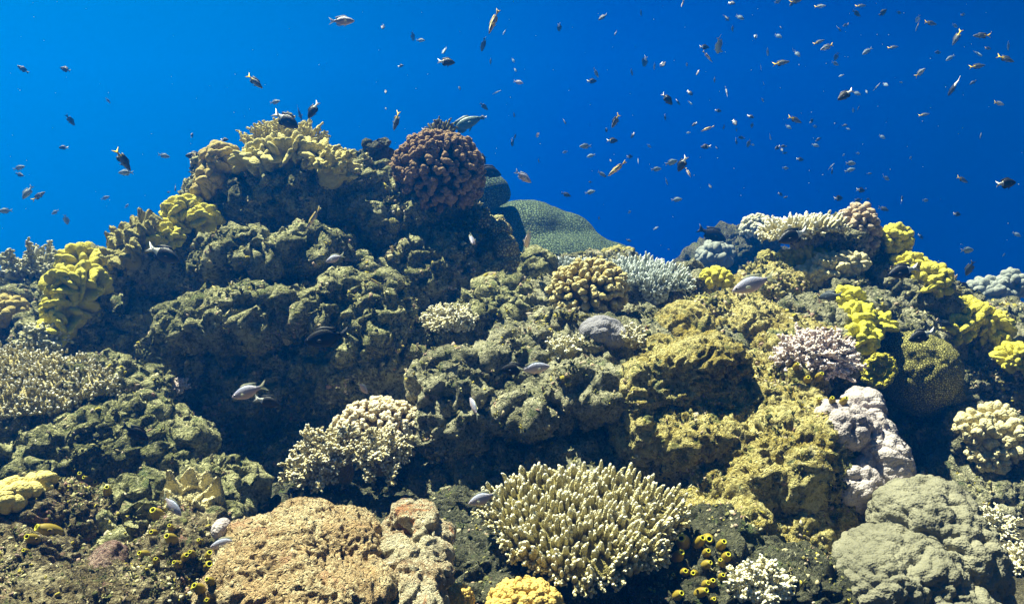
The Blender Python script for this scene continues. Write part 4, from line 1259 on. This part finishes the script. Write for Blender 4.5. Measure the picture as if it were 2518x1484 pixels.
def fin(poly, th=0.006, R=None, off=(0, 0, 0)):
    """thin plate with the given x,z outline, thinner at its rim"""
    P = np.array(poly)
    n = len(P)
    c = P.mean(axis=0)
    V = np.concatenate([np.stack([P[:, 0], np.full(n, -th * .3), P[:, 1]], 1), np.stack([P[:, 0], np.full(n, th * .3), P[:, 1]], 1), [[c[0], -th, c[1]], [c[0], th, c[1]]]])
    k = np.arange(n)
    T = np.concatenate([np.stack([k, (k + 1) % n, np.full(n, 2 * n)], 1), np.stack([n + (k + 1) % n, n + k, np.full(n, 2 * n + 1)], 1)])
    Q = np.stack([(k + 1) % n, k, n + k, n + (k + 1) % n], 1)
    if R is not None:
        V = V @ np.asarray(R).T
    return V + np.array(off), [Q, T]


def fish_parts(ty):
    hs, ws, th, fk, mf, mtail = FT[ty]
    z = lambda v: v * hs
    parts = [('body', *loft(hs, ws), FM[ty])]
    lo = z(.055)
    if ty == 'P':
        tail = [(-.28, lo), (-.36, lo + .02), (-.49, th), (-.48, 0), (-.49, -th), (-.36, -lo - .02), (-.28, -lo)]
    else:
        tail = [(-.28, lo), (-.33, lo * 1.2), (-.42, th * .72), (-.50, th), (-.455, th * .55), (-.50 + fk, 0), (-.455, -th * .55), (-.50, -th), (-.42, -th * .72), (-.33, -lo * 1.2), (-.28, -lo)]
    parts.append(('tail_fin', *fin(tail), mtail))
    if ty in 'SN':
        dz, az = .03, .03
    else:
        dz, az = .055, .06
    top = lambda x: float(np.interp(-x, -BP[:, 0], BP[:, 1])) * hs
    bot = lambda x: -float(np.interp(-x, -BP[:, 0], BP[:, 2])) * hs
    xs = np.linspace(.24, -.20, 7)
    dors = [(x, top(x) - .012) for x in xs] + [(-.25, top(-.2) + dz * 1.5)] + [(x, top(x) + dz * f) for x, f in ((-.17, 1.6), (-.06, 1.1), (.08, 1.0), (.18, .8))]
    parts.append(('dorsal_fin', *fin(dors), mf))
    xs = np.linspace(.02, -.20, 5)
    anal = [(x, bot(x) + .012) for x in xs][::-1] + [(.0, bot(.0) - az * .5), (-.10, bot(-.1) - az * 1.4), (-.22, bot(-.2) - az * 1.3)]
    parts.append(('anal_fin', *fin(anal), mf))
    parts.append(('pelvic_fin', *fin([(.20, bot(.2) + .01), (.12, bot(.12) + .01), (.05, bot(.1) - az * 1.7), (.10, bot(.1) - az * 1.0)]), mf))
    for s in (1, -1):
        w_ = float(np.interp(-.22, -BP[:, 0], BP[:, 3])) * ws * (.55 + .45 * min(1, hs))
        ca, sa = math.cos(.5), math.sin(.5) * s
        R = np.array([[ca, sa, 0], [-sa, ca, 0], [0, 0, 1]])
        parts.append(('pectoral_fin', *fin([(0, .012), (-.05, .035), (-.115, .02), (-.12, -.025), (-.05, -.03), (0, -.012)], .004, R, (.22, s * w_ * .97, z(-.03))), mf))
        V, T, _ = blobs_geo(np.array([[.405, s * float(np.interp(-.405, -BP[:, 0], BP[:, 3])) * ws * (.55 + .45 * min(1, hs)) * .9, z(.035)]]), np.eye(3)[None], np.array([[.024, .012, .024]]) * (0.6 + .4 * hs), 2)
        parts.append(('eye', V, [T], m_eye))
    return parts


FISH = {}


def fish_mesh(ty, lod):
    key = (ty, lod)
    if key not in FISH:
        ps = fish_parts(ty)
        if lod:
            V, f, mats, idx, n = [], [], [], [], 0
            for nm, v, fl, m in ps:
                if nm in ('pectoral_fin', 'pelvic_fin'):
                    continue
                if m not in mats:
                    mats.append(m)
                V.append(v)
                for q in fl:
                    f.append((q + n, mats.index(m)))
                n += len(v)
            f.sort(key=lambda a: a[0].shape[1])
            me = set_mesh("fish", np.concatenate(V), [a[0] for a in f])
            me.polygons.foreach_set("material_index", np.concatenate([np.full(len(a[0]), a[1], np.int32) for a in f]))
            for m in mats:
                me.materials.append(m)
            FISH[key] = me
        else:
            L = []
            for nm, v, fl, m in ps:
                me = set_mesh(nm, v, fl)
                me.materials.append(m)
                L.append((nm, me))
            FISH[key] = L
    return FISH[key]


KIND = {'B': ("damselfish", "white-tailed black fish"), 'G': ("damselfish", "silvery lavender damselfish"), 'H': ("damselfish", "pale blue-grey damselfish"), 'D': ("damselfish", "dusky grey damselfish"),
        'Y': ("damselfish", "dark yellow-tailed fish"), 'W': ("damselfish", "pale yellow-tailed fish"), 'S': ("wrasse", "slender striped wrasse"), 'K': ("surgeonfish", "all-black fish"),
        'P': ("parrotfish", "big teal parrotfish"), 'Z': ("sergeant_fish", "small blue-barred fish"), 'N': ("needle_fish", "thin silver sliver of a fish")}
REAL = {'B': .085, 'G': .10, 'H': .085, 'D': .085, 'Y': .10, 'W': .10, 'S': .115, 'K': .17, 'P': .36, 'Z': .09, 'N': .09}
# grid cell of the reference (1..8 upper, 9..12 lower close-ups); x, y in that close-up; length; heading in degrees; kind; turn towards or away; distance (0 = from size); label
FTAB = '''
1 172 515 85 145 D 20;1 485 515 95 160 D 10;1 1890 605 155 -42 Y 0;1 800 745 42 -60 H 40;1 520 890 85 -62 D 30;1 472 1095 68 182 B 10;1 910 1185 190 -58 Y 10;1 935 1280 112 182 H 5
1 1215 1155 86 -12 H 10;1 1450 1158 135 180 B 15 4.2;1 1425 1005 46 95 D 30;1 1665 1036 60 0 B 0 4.4;1 140 1245 85 18 H 10;1 145 1295 75 -20 D 10;1 205 1425 118 -112 H 20;1 285 1455 112 38 Y 10
1 1300 1395 60 -75 D 30;1 1250 1425 32 190 D 20;1 780 1468 60 25 H 20
5 40 265 100 185 H 10;5 410 275 70 205 H 10;5 490 330 75 -100 H 40;5 940 230 38 60 H 20
5 1210 585 265 -25 B 0 2.7 black fish with a white tail skimming the small yellow lobed coral
2 680 157 190 2 G 5;2 988 200 55 -95 D 40;2 1207 270 50 -85 D 60;2 1265 300 70 -5 H 10;2 1440 375 82 -95 H 50;2 1455 460 132 -4 B 5;2 1118 490 46 5 B 20;2 1808 160 222 -109 S 15
2 1888 237 66 -112 H 30;2 1730 330 88 -110 D 50;2 1785 455 45 -95 D 30;2 1952 450 48 -60 H 30;2 1967 520 42 -60 H 30;2 1990 610 78 -18 G 15;2 1555 655 42 92 D 50;2 1830 685 78 28 N 10
2 1735 790 76 -40 D 15;2 1728 872 62 182 B 20;2 1585 925 285 22 P 0 5.2;2 1303 955 62 8 B 10;2 1085 895 148 -108 Y 15;2 1005 680 42 -80 D 30;2 1008 805 30 -85 H 30;2 1960 852 32 -85 D 50
2 1965 1015 40 80 D 40;2 1945 1055 50 -80 B 60;2 185 757 82 8 H 10;2 290 837 70 -15 N 10;2 368 840 82 -95 D 60;2 470 815 145 -125 B 10;2 265 890 222 -32 B 0 3.4
2 1733 1180 110 100 K 55 4.3;2 1765 1270 205 -15 K 10 4.9;2 1320 1000 40 -70 B 40
6 470 320 206 -125 S 10 2.8 striped wrasse nosing down across the pinnacle's shaded rock;6 632 617 158 200 G 10 2.75 silvery damselfish over the middle of the pinnacle's rock face;6 920 788 112 -28 S 15 2.6 small striped wrasse over the ledge below the silvery damselfish
6 1650 478 100 -80 G 65 2.9 pale damselfish facing the viewer beneath the brown cauliflower coral;6 572 1205 340 192 K 5 2.35 large black fish in shadow over the lower rock face
7 205 470 145 -95 G 60 3.1 pink damselfish nose down before the green honeycomb mound;7 1570 437 222 -25 K 10 5.2 dark fish passing the hazy far reef;7 1885 805 335 200 G 5 2.4 large lavender damselfish under the ridge's white plate coral
7 110 1440 215 182 K 5 2.25 black fish half hidden behind a pale pinkish damselfish;7 250 1435 246 8 G 5 2.1 pale pinkish damselfish in front of a black fish;7 955 485 42 -20 D 20;7 1155 395 42 30 H 20;7 735 318 26 -90 D 40;7 960 275 38 40 H 40;7 1250 550 22 0 H 20
3 438 203 46 -80 B 60;3 762 128 75 210 D 20;3 857 245 56 -112 D 20;3 1045 95 40 -70 D 50;3 1357 20 90 -112 S 20;3 1718 25 50 -30 B 40;3 1780 130 70 -38 H 20;3 1680 135 76 -95 D 60;3 1725 212 42 -80 D 40
3 1895 270 40 95 H 50;3 1985 385 56 -72 H 40;3 1515 350 78 2 B 15;3 1540 420 110 -46 S 10;3 1620 335 100 -65 H 60;3 1628 375 62 -15 H 20;3 1385 478 32 -80 H 20;3 1465 540 56 -115 B 30;3 1075 455 62 -92 B 60
3 1145 490 46 -80 H 50;3 1205 478 62 -88 B 60;3 978 535 46 -70 D 50;3 712 540 78 -58 H 20;3 680 602 78 4 B 10;3 1592 592 42 -85 D 30;3 1680 680 90 -85 N 20;3 1948 742 38 -50 H 20;3 1955 618 26 -60 H 30
3 1240 735 115 -45 B 10;3 1408 690 58 -50 B 20;3 1320 758 52 -48 B 20;3 1410 765 46 -70 H 60;3 857 897 132 -118 Y 20;3 480 905 52 -78 B 50;3 278 1003 52 92 K 50;3 1225 870 42 -70 B 40;3 1618 822 56 -4 B 15
3 1540 955 106 200 S 10;3 1858 865 52 -28 B 20;3 1740 910 58 -75 B 40;3 1660 940 36 -85 D 50;3 1870 930 36 -85 D 50;3 1755 962 30 -80 D 40;3 1443 922 46 215 B 20;3 1398 985 30 180 H 40;3 985 1005 46 -118 B 30
3 832 1043 88 2 B 10;3 790 965 32 -80 B 50;3 635 1085 92 185 H 10;3 483 1128 46 200 H 20;3 675 1155 66 195 H 15;3 962 1162 54 10 B 35;3 868 1250 184 -140 S 5;3 757 1292 78 -32 Z 10;3 1025 1195 56 85 N 40
3 1105 1083 44 -30 H 20;3 1270 1205 104 18 H 10;3 1158 1255 82 8 H 10;3 1353 1215 118 -115 B 30;3 1397 1280 88 -68 S 20;3 1528 1088 76 184 B 10;3 1607 1095 30 -85 D 50;3 1752 1048 46 -50 B 50;3 1792 1022 58 176 D 15
3 1845 1065 46 -95 D 60;3 1875 1075 32 0 H 20;3 1235 1345 56 -62 H 30;3 1560 1380 42 -88 D 50;3 670 1350 30 180 D 20;3 668 1425 78 12 H 10;3 490 1443 78 -18 D 10;3 170 1310 150 -35 G 10;3 287 1192 32 -80 D 40
3 820 1190 30 -80 D 40;3 2005 1015 46 -55 H 40;3 1310 1480 82 4 H 10
4 205 12 70 30 H 20;4 345 5 120 20 Y 10;4 310 32 56 215 D 20;4 520 48 82 0 W 15;4 820 45 76 -2 Y 15;4 790 100 82 -25 D 20;4 985 95 92 38 D 15;4 1105 95 52 0 D 25;4 1245 140 46 -90 H 50;4 1243 195 62 -82 Y 50
4 1340 173 104 -8 Y 10;4 1520 192 60 -10 H 25;4 1580 110 62 22 Y 30;4 660 215 60 -80 B 40;4 710 187 62 205 Y 20;4 230 205 36 85 D 50;4 210 268 60 -40 H 30;4 42 272 34 -85 D 50;4 510 313 82 18 Y 15;4 570 350 116 205 W 10
4 1535 278 116 -112 Y 20;4 1720 265 122 178 Y 10;4 1915 340 66 -65 H 30;4 1690 400 70 -85 H 55;4 1765 360 70 5 Y 25;4 1485 430 66 215 H 20;4 1395 390 62 185 D 20;4 1895 437 128 -25 Y 10;4 1685 492 112 5 Y 10;4 1060 352 72 2 Y 20
4 870 380 80 215 H 15;4 130 385 56 -65 H 40;4 350 400 66 -55 H 20;4 318 368 30 -60 H 20;4 230 468 122 8 Y 10;4 640 420 46 -85 D 60;4 632 472 66 -15 H 20;4 1262 540 112 38 W 10;4 80 500 50 -75 N 20;4 940 645 84 48 N 0
4 1005 628 42 -60 H 50;4 1122 612 32 0 H 20;4 1512 645 100 -88 B 60;4 1655 612 52 215 D 20;4 708 703 130 215 B 10;4 790 693 62 -30 H 25;4 865 680 36 -80 H 20;4 765 818 36 -80 H 20;4 805 798 36 -85 D 50;4 678 562 36 200 H 30
4 1848 768 96 -8 W 15;4 1290 852 70 5 Y 25;4 332 888 118 -20 Y 10;4 455 900 56 42 B 30;4 480 938 42 0 H 30;4 285 942 52 -45 H 30;4 728 957 32 -30 H 20;4 703 930 36 10 D 25;4 980 1015 52 -45 H 25;4 1710 1010 68 62 D 25
4 150 1015 50 -60 H 40;4 505 1035 46 40 D 20;4 485 1078 56 -25 H 20;4 205 1095 60 215 B 25;4 250 1085 42 170 D 30;4 235 1110 36 -80 D 40;4 258 1135 36 10 D 20;4 370 1182 64 -6 B 15;4 800 1138 38 5 H 20;4 695 1150 32 40 H 20
4 262 1247 56 0 H 15;4 747 1212 86 0 H 10;4 740 1262 72 15 H 20;4 602 1235 74 46 N 0;4 608 1270 46 -70 B 40;4 885 1288 34 0 D 20;4 1010 1322 66 -20 H 20;4 1575 1332 102 -25 Y 10;4 1898 1360 162 6 B 5;4 1190 1170 36 30 H 30
8 320 452 246 201 B 5 2.9 dark fish with a white tail below the white plate staghorn;8 1140 712 230 196 B 5 2.75 dark fish with a white tail before the ridge's folded yellow coral;8 1275 1190 206 201 B 5 2.6 dark fish with a white tail over the furry green dome
8 600 895 130 190 D 50 2.6 round dark fish tucked beside the bright yellow leather coral;8 1450 1105 130 -22 D 10 2.9 dark grey fish sliding behind the furry green dome;8 1565 850 226 -12 K 15 4.6 large dark fish in the haze beyond the ridge's yellow coral
8 820 112 78 -6 B 15;8 655 172 82 5 B 20;8 990 250 76 -25 D 15;8 1127 180 66 62 B 35;8 1535 290 70 -4 B 15;8 1265 455 60 -32 B 20;8 1300 188 58 5 H 20;8 1610 557 112 2 H 10;8 1630 690 116 -98 D 30;8 1882 592 46 30 H 30
8 1978 440 62 -35 H 20;8 225 142 46 -25 B 20;8 265 165 32 200 D 20;8 805 188 72 190 D 20;8 875 180 40 0 D 20;8 767 210 50 180 H 30
9 1460 240 226 200 G 5 1.75 pinkish silver damselfish close in front of the dark hollow;9 1560 300 150 -18 B 10 1.95 dark fish with a white tail partly behind the pinkish silver damselfish;9 1005 905 176 -40 G 15 1.5 translucent damselfish hovering over the beige toadstool coral
9 1325 1130 190 192 G 5 1.45 silvery damselfish at the edge of the tan pitted rock;9 790 480 170 -32 K 10 2.05 dark fish lurking in the shaded rock slope
10 1368 865 194 202 G 5 1.55 lavender damselfish in front of the big cream table coral;10 660 220 92 -58 G 35 1.85 small pale damselfish above the bottlebrush coral;10 1312 335 122 118 G 40 1.8 pale damselfish curling upward above the ledge
'''
COLS = [(0, 160, "the bushy grey-tan staghorn"), (160, 330, "the tall yellow leather coral"), (330, 470, "the stepped yellow corals"), (470, 590, "the tan overlapping coral"), (590, 740, "the pale crest corals' inside"),
        (740, 880, "the pale crest corals' outside"), (880, 970, "the dark knobby outcrop"), (970, 1100, "the brown cauliflower coral"), (1100, 1210, "the brown coral's far side"), (1210, 1370, "the green honeycomb mound"),
        (1370, 1450, "the yellow-tan cauliflower coral"), (1450, 1560, "the blue table coral's inside"), (1560, 1680, "the blue table coral's outside"), (1680, 1780, "the hazy reef's near side"), (1780, 1860, "the hazy reef's top"),
        (1860, 1960, "the white plate staghorn's tip"), (1960, 2060, "the white plate staghorn's base"), (2060, 2170, "the pinkish finger coral"), (2170, 2250, "the ridge's small tuft"), (2250, 2350, "the ridge's folded coral"),
        (2350, 2430, "the broad yellow coral"), (2430, 2600, "the grey-blue far coral")]
HTS = [(0, 60, "topmost over"), (60, 140, "very high over"), (140, 230, "high over"), (230, 320, "midway over"), (320, 410, "low over"), (410, 490, "just over"), (490, 900, "close over")]


rows = []
for ln in FTAB.strip().replace('\n', ';').split(';'):
    p_ = ln.split()
    if not p_:
        continue
    g, x, y, L, h = int(p_[0]), float(p_[1]), float(p_[2]), float(p_[3]), float(p_[4])
    ty, yaw = p_[5], float(p_[6])
    dist = float(p_[7]) if len(p_) > 7 else 0.0
    lab = ' '.join(p_[8:]) if len(p_) > 8 else None
    if g <= 8:
        k = 1.8545
        X, Y = ((g - 1) % 4 * 1000 + x / k) * .61475, ((g - 1) // 4 * 700 + y / k) * .61475
    else:
        k = 1.4636
        X, Y = ((g - 9) * 1000 + x / k) * .61475, (1400 + y / k) * .61475
    rows.append([X, Y, L / k * .61475, h, ty, yaw, dist, lab])
# words for the fish of the open water
cells = {}
for r in rows:
    if r[7]:
        continue
    col = next(c for a, b, c in COLS if a <= r[0] < b)
    ht_ = next(c for a, b, c in HTS if a <= max(r[1], 0) < b)
    size = "tiny " if r[2] < 13 else ("small " if r[2] < 26 else "")
    r.append((size + KIND[r[4]][1].replace("small ", "") if size else KIND[r[4]][1], ht_, col))
    cells.setdefault(r[8], []).append(r)
for key, rs in cells.items():
    base = "%s %s %s" % key
    if len(rs) == 1:
        rs[0][7] = base
        continue
    rs.sort(key=lambda r: r[1])
    names = {2: ["upper", "lower"], 3: ["top", "middle", "bottom"], 4: ["top", "second highest", "second lowest", "bottom"], 5: ["top", "second highest", "middle", "second lowest", "bottom"]}.get(len(rs)) or ["%s highest" % w_ for w_ in ("first", "second", "third", "fourth", "fifth", "sixth", "seventh", "eighth")]
    for r, w_ in zip(rs, names):
        r[7] = "%s %s %s, %s of %d" % (key[0], key[1], key[2], w_, len(rs))
frng = np.random.default_rng(5)
for X, Y, L, h, ty, yaw, dist, lab, *_ in rows:
    if dist <= 0:
        dist = float(np.clip(F * REAL[ty] / L, 2.6, 7.5 if ty in 'BKD' else 8.5))
        q = cast(X, Y)
        if q is not None:
            dist = min(dist, q[2] - 0.25)
    ya = math.radians(yaw) * (1 if frng.random() < .6 else -1)
    size = L * dist / F / max(.35, math.cos(ya) * .85 + .15)
    a = math.radians(h)
    ip = math.cos(a) * RIGHT + math.sin(a) * UP
    f_ = math.cos(ya) * ip + math.sin(ya) * FWD
    up_ = UP + 0.15 * RIGHT * frng.normal()
    if abs(math.sin(a)) > .9:
        up_ = up_ + RIGHT * (1.0 if frng.random() < .5 else -1.0) * .8 + FWD * frng.normal() * .5
    up_ = unit(up_ - f_ * (up_ @ f_))
    lat = np.cross(up_, f_)
    MX = np.eye(4)
    MX[:3, 0], MX[:3, 1], MX[:3, 2] = f_ * size, lat * size, up_ * size
    MX[:3, 3] = pt(X, Y, dist)
    near_ = L > 24
    grp = {'B': "black and white fish hovering over the reef", 'H': "pale blue-grey fish hovering over the reef", 'D': "dusky fish hovering over the reef", 'Y': "yellow-tailed fish in the blue water", 'W': "yellow-tailed fish in the blue water",
           'S': "striped wrasses over the reef", 'G': "silvery damselfish over the reef", 'K': "black fish around the reef"}.get(ty)
    nm, cat_ = KIND[ty][0], "fish"
    if near_:
        o = bpy.data.objects.new(nm, None)
        C.objects.link(o)
        for pn, pm in fish_mesh(ty, 0):
            obj(pn, pm, None, o)
    else:
        o = obj(nm, fish_mesh(ty, 1))
    o.matrix_world = Matrix(MX.tolist())
    tag(o, lab, cat_, grp)


# ------------------------------------------------------------------ turf, crusts and small growths on the rock; drifting specks
def turf(name, src, n, mat, seed, lo=0.0013, hi=0.0040):
    rng = np.random.default_rng(seed)
    IV, IT = ico(1)
    g = Geo()
    for o, k in src:
        me = o.data
        nf = len(me.polygons)
        ce, no, ar = np.empty(nf * 3, np.float32), np.empty(nf * 3, np.float32), np.empty(nf, np.float32)
        me.polygons.foreach_get("center", ce)
        me.polygons.foreach_get("normal", no)
        me.polygons.foreach_get("area", ar)
        ce, no = ce.reshape(-1, 3), no.reshape(-1, 3)
        ok = (no[:, 1] < 0.35) & (ce[:, 2] > -1.2)
        wgt = ar * ok * (0.15 + sstep(-0.05, 0.35, perlin(ce / 0.16 + seed)))
        pick = rng.choice(nf, k, p=wgt / wgt.sum())
        P, N = ce[pick], no[pick]
        d = np.maximum(P[:, 1], 1.2)
        sz = d * (lo + (hi - lo) * rng.random(k) ** 2.5)
        R = rot_many(unit(N + 0.35 * rng.normal(size=(k, 3))), rng)
        rad = np.stack([sz * (.7 + .9 * rng.random(k)), sz * (.5 + .6 * rng.random(k)), sz * (.5 + 1.0 * rng.random(k) ** 2)], axis=1)
        V = np.einsum('nij,nvj->nvi', R, IV[None] * rad[:, None, :] * (1 + .22 * rng.normal(size=(k, len(IV), 1)))) + P[:, None, :]
        T = (IT[None] + (np.arange(k) * len(IV))[:, None, None]).reshape(-1, 3)
        tone = np.clip(0.5 + 0.9 * perlin(P / 0.10 + 3) + 0.28 * rng.normal(size=k), 0, 1)
        g.add(V.reshape(-1, 3), None, T, np.repeat(tone, len(IV)))
        k2 = k // 9                                   # little branching tufts
        pick = rng.choice(nf, k2, p=wgt / wgt.sum())
        P, N = np.repeat(ce[pick], 5, 0), np.repeat(no[pick], 5, 0)
        d = np.maximum(P[:, 1], 1.2)
        D = unit(N + np.array([0, 0, .5]) + 0.75 * rng.normal(size=P.shape))
        L = d * (0.0035 + 0.0045 * rng.random(len(P)))
        tone = np.clip(0.45 + 0.9 * perlin(P / 0.12 + 9) + 0.15 * rng.normal(size=len(P)), 0, 1)
        V, q, t, a = branches_geo(P - N * 0.003, P + D * L[:, None], L * 0.17, None, 5, 'taper')
        g.add(V, q, t, np.repeat(tone, len(V) // len(P)))
    return obj(name, g.mesh(name), mat)


m_t, t_t = mat_new("reef_turf")
at_ = t_t.n('ShaderNodeAttribute', attribute_name='tip').outputs['Fac']
colr = t_t.ramp(at_, [(0.0, (0.030, 0.036, 0.016)), (0.30, (0.12, 0.125, 0.045)), (0.48, (0.27, 0.25, 0.10)), (0.62, (0.58, 0.53, 0.30)), (0.78, (0.33, 0.20, 0.16)), (0.90, (0.66, 0.60, 0.44)), (1.0, (0.40, 0.34, 0.06))])
co_ = t_t.n('ShaderNodeTexCoord').outputs['Object']
b_ = t_t.n('ShaderNodeBump', {'Strength': 0.8, 'Distance': 0.006, 'Height': noise(t_t, co_, 240.0, 3, 0.7)})
principled(t_t, colr, 0.95, b_.outputs[0], 0.08)
_by = {o.name: o for o in REEF}
tag(turf("algae_turf", [(_by['reef_wall'], 26000), (_by['reef_slope'], 9000), (_by['reef_ledge'], 10000), (_by['reef_ridge'], 8000), (_by['reef_foot'], 6500), (_by['reef_base'], 4000), (_by['reef_shoulder'], 6000)], 0, m_t, 3),
    "tufts of algal turf and crusts speckling the reef rock", kind='stuff')
srng = np.random.default_rng(77)
k_ = 420
sp = np.stack([ray(x, y) * d for x, y, d in zip(srng.uniform(-200, 2700, k_), srng.uniform(-100, 900, k_), srng.uniform(1.2, 6.0, k_))])
V_, T_, A_ = blobs_geo(sp, rot_many(unit(srng.normal(size=(k_, 3))), srng), (srng.uniform(.0004, .0010, k_) * (0.4 + sp[:, 1] * .35))[:, None] * np.array([1.5, .8, .9]), 2)
m_s, t_s = mat_new("drifting_specks")
principled(t_s, (0.40, 0.46, 0.48), 0.9)
tag(obj("plankton", set_mesh("plankton", V_, [T_]), m_s), "pale specks drifting in the water", kind='stuff')

# ------------------------------------------------------------------ water: even blue haze round the whole scene
hx0, hx1, hy0, hy1, hz0, hz1 = -10, 10, -1.5, 14.0, -9.0, 3.6
HV = np.array([(x, y, z) for x in (hx0, hx1) for y in (hy0, hy1) for z in (hz0, hz1)], np.float32)
HQ = np.array([(0, 1, 3, 2), (4, 6, 7, 5), (0, 4, 5, 1), (2, 3, 7, 6), (0, 2, 6, 4), (1, 5, 7, 3)])
hm = bpy.data.materials.new("water_haze")
hm.use_nodes = True
ht = NT(hm.node_tree)
vol = ht.n('ShaderNodeVolumePrincipled', {'Color': (0.0, 0.21, 0.90, 1), 'Density': 0.025, 'Anisotropy': 0.4})
vol.inputs['Absorption Color'].default_value = (0.0, 0.0, 0.0, 1)
ht.n('ShaderNodeOutputMaterial', {'Volume': vol.outputs[0]})
tag(obj("haze", set_mesh("haze", HV, [HQ], False), hm), "blue sea water filling the scene", kind='stuff')
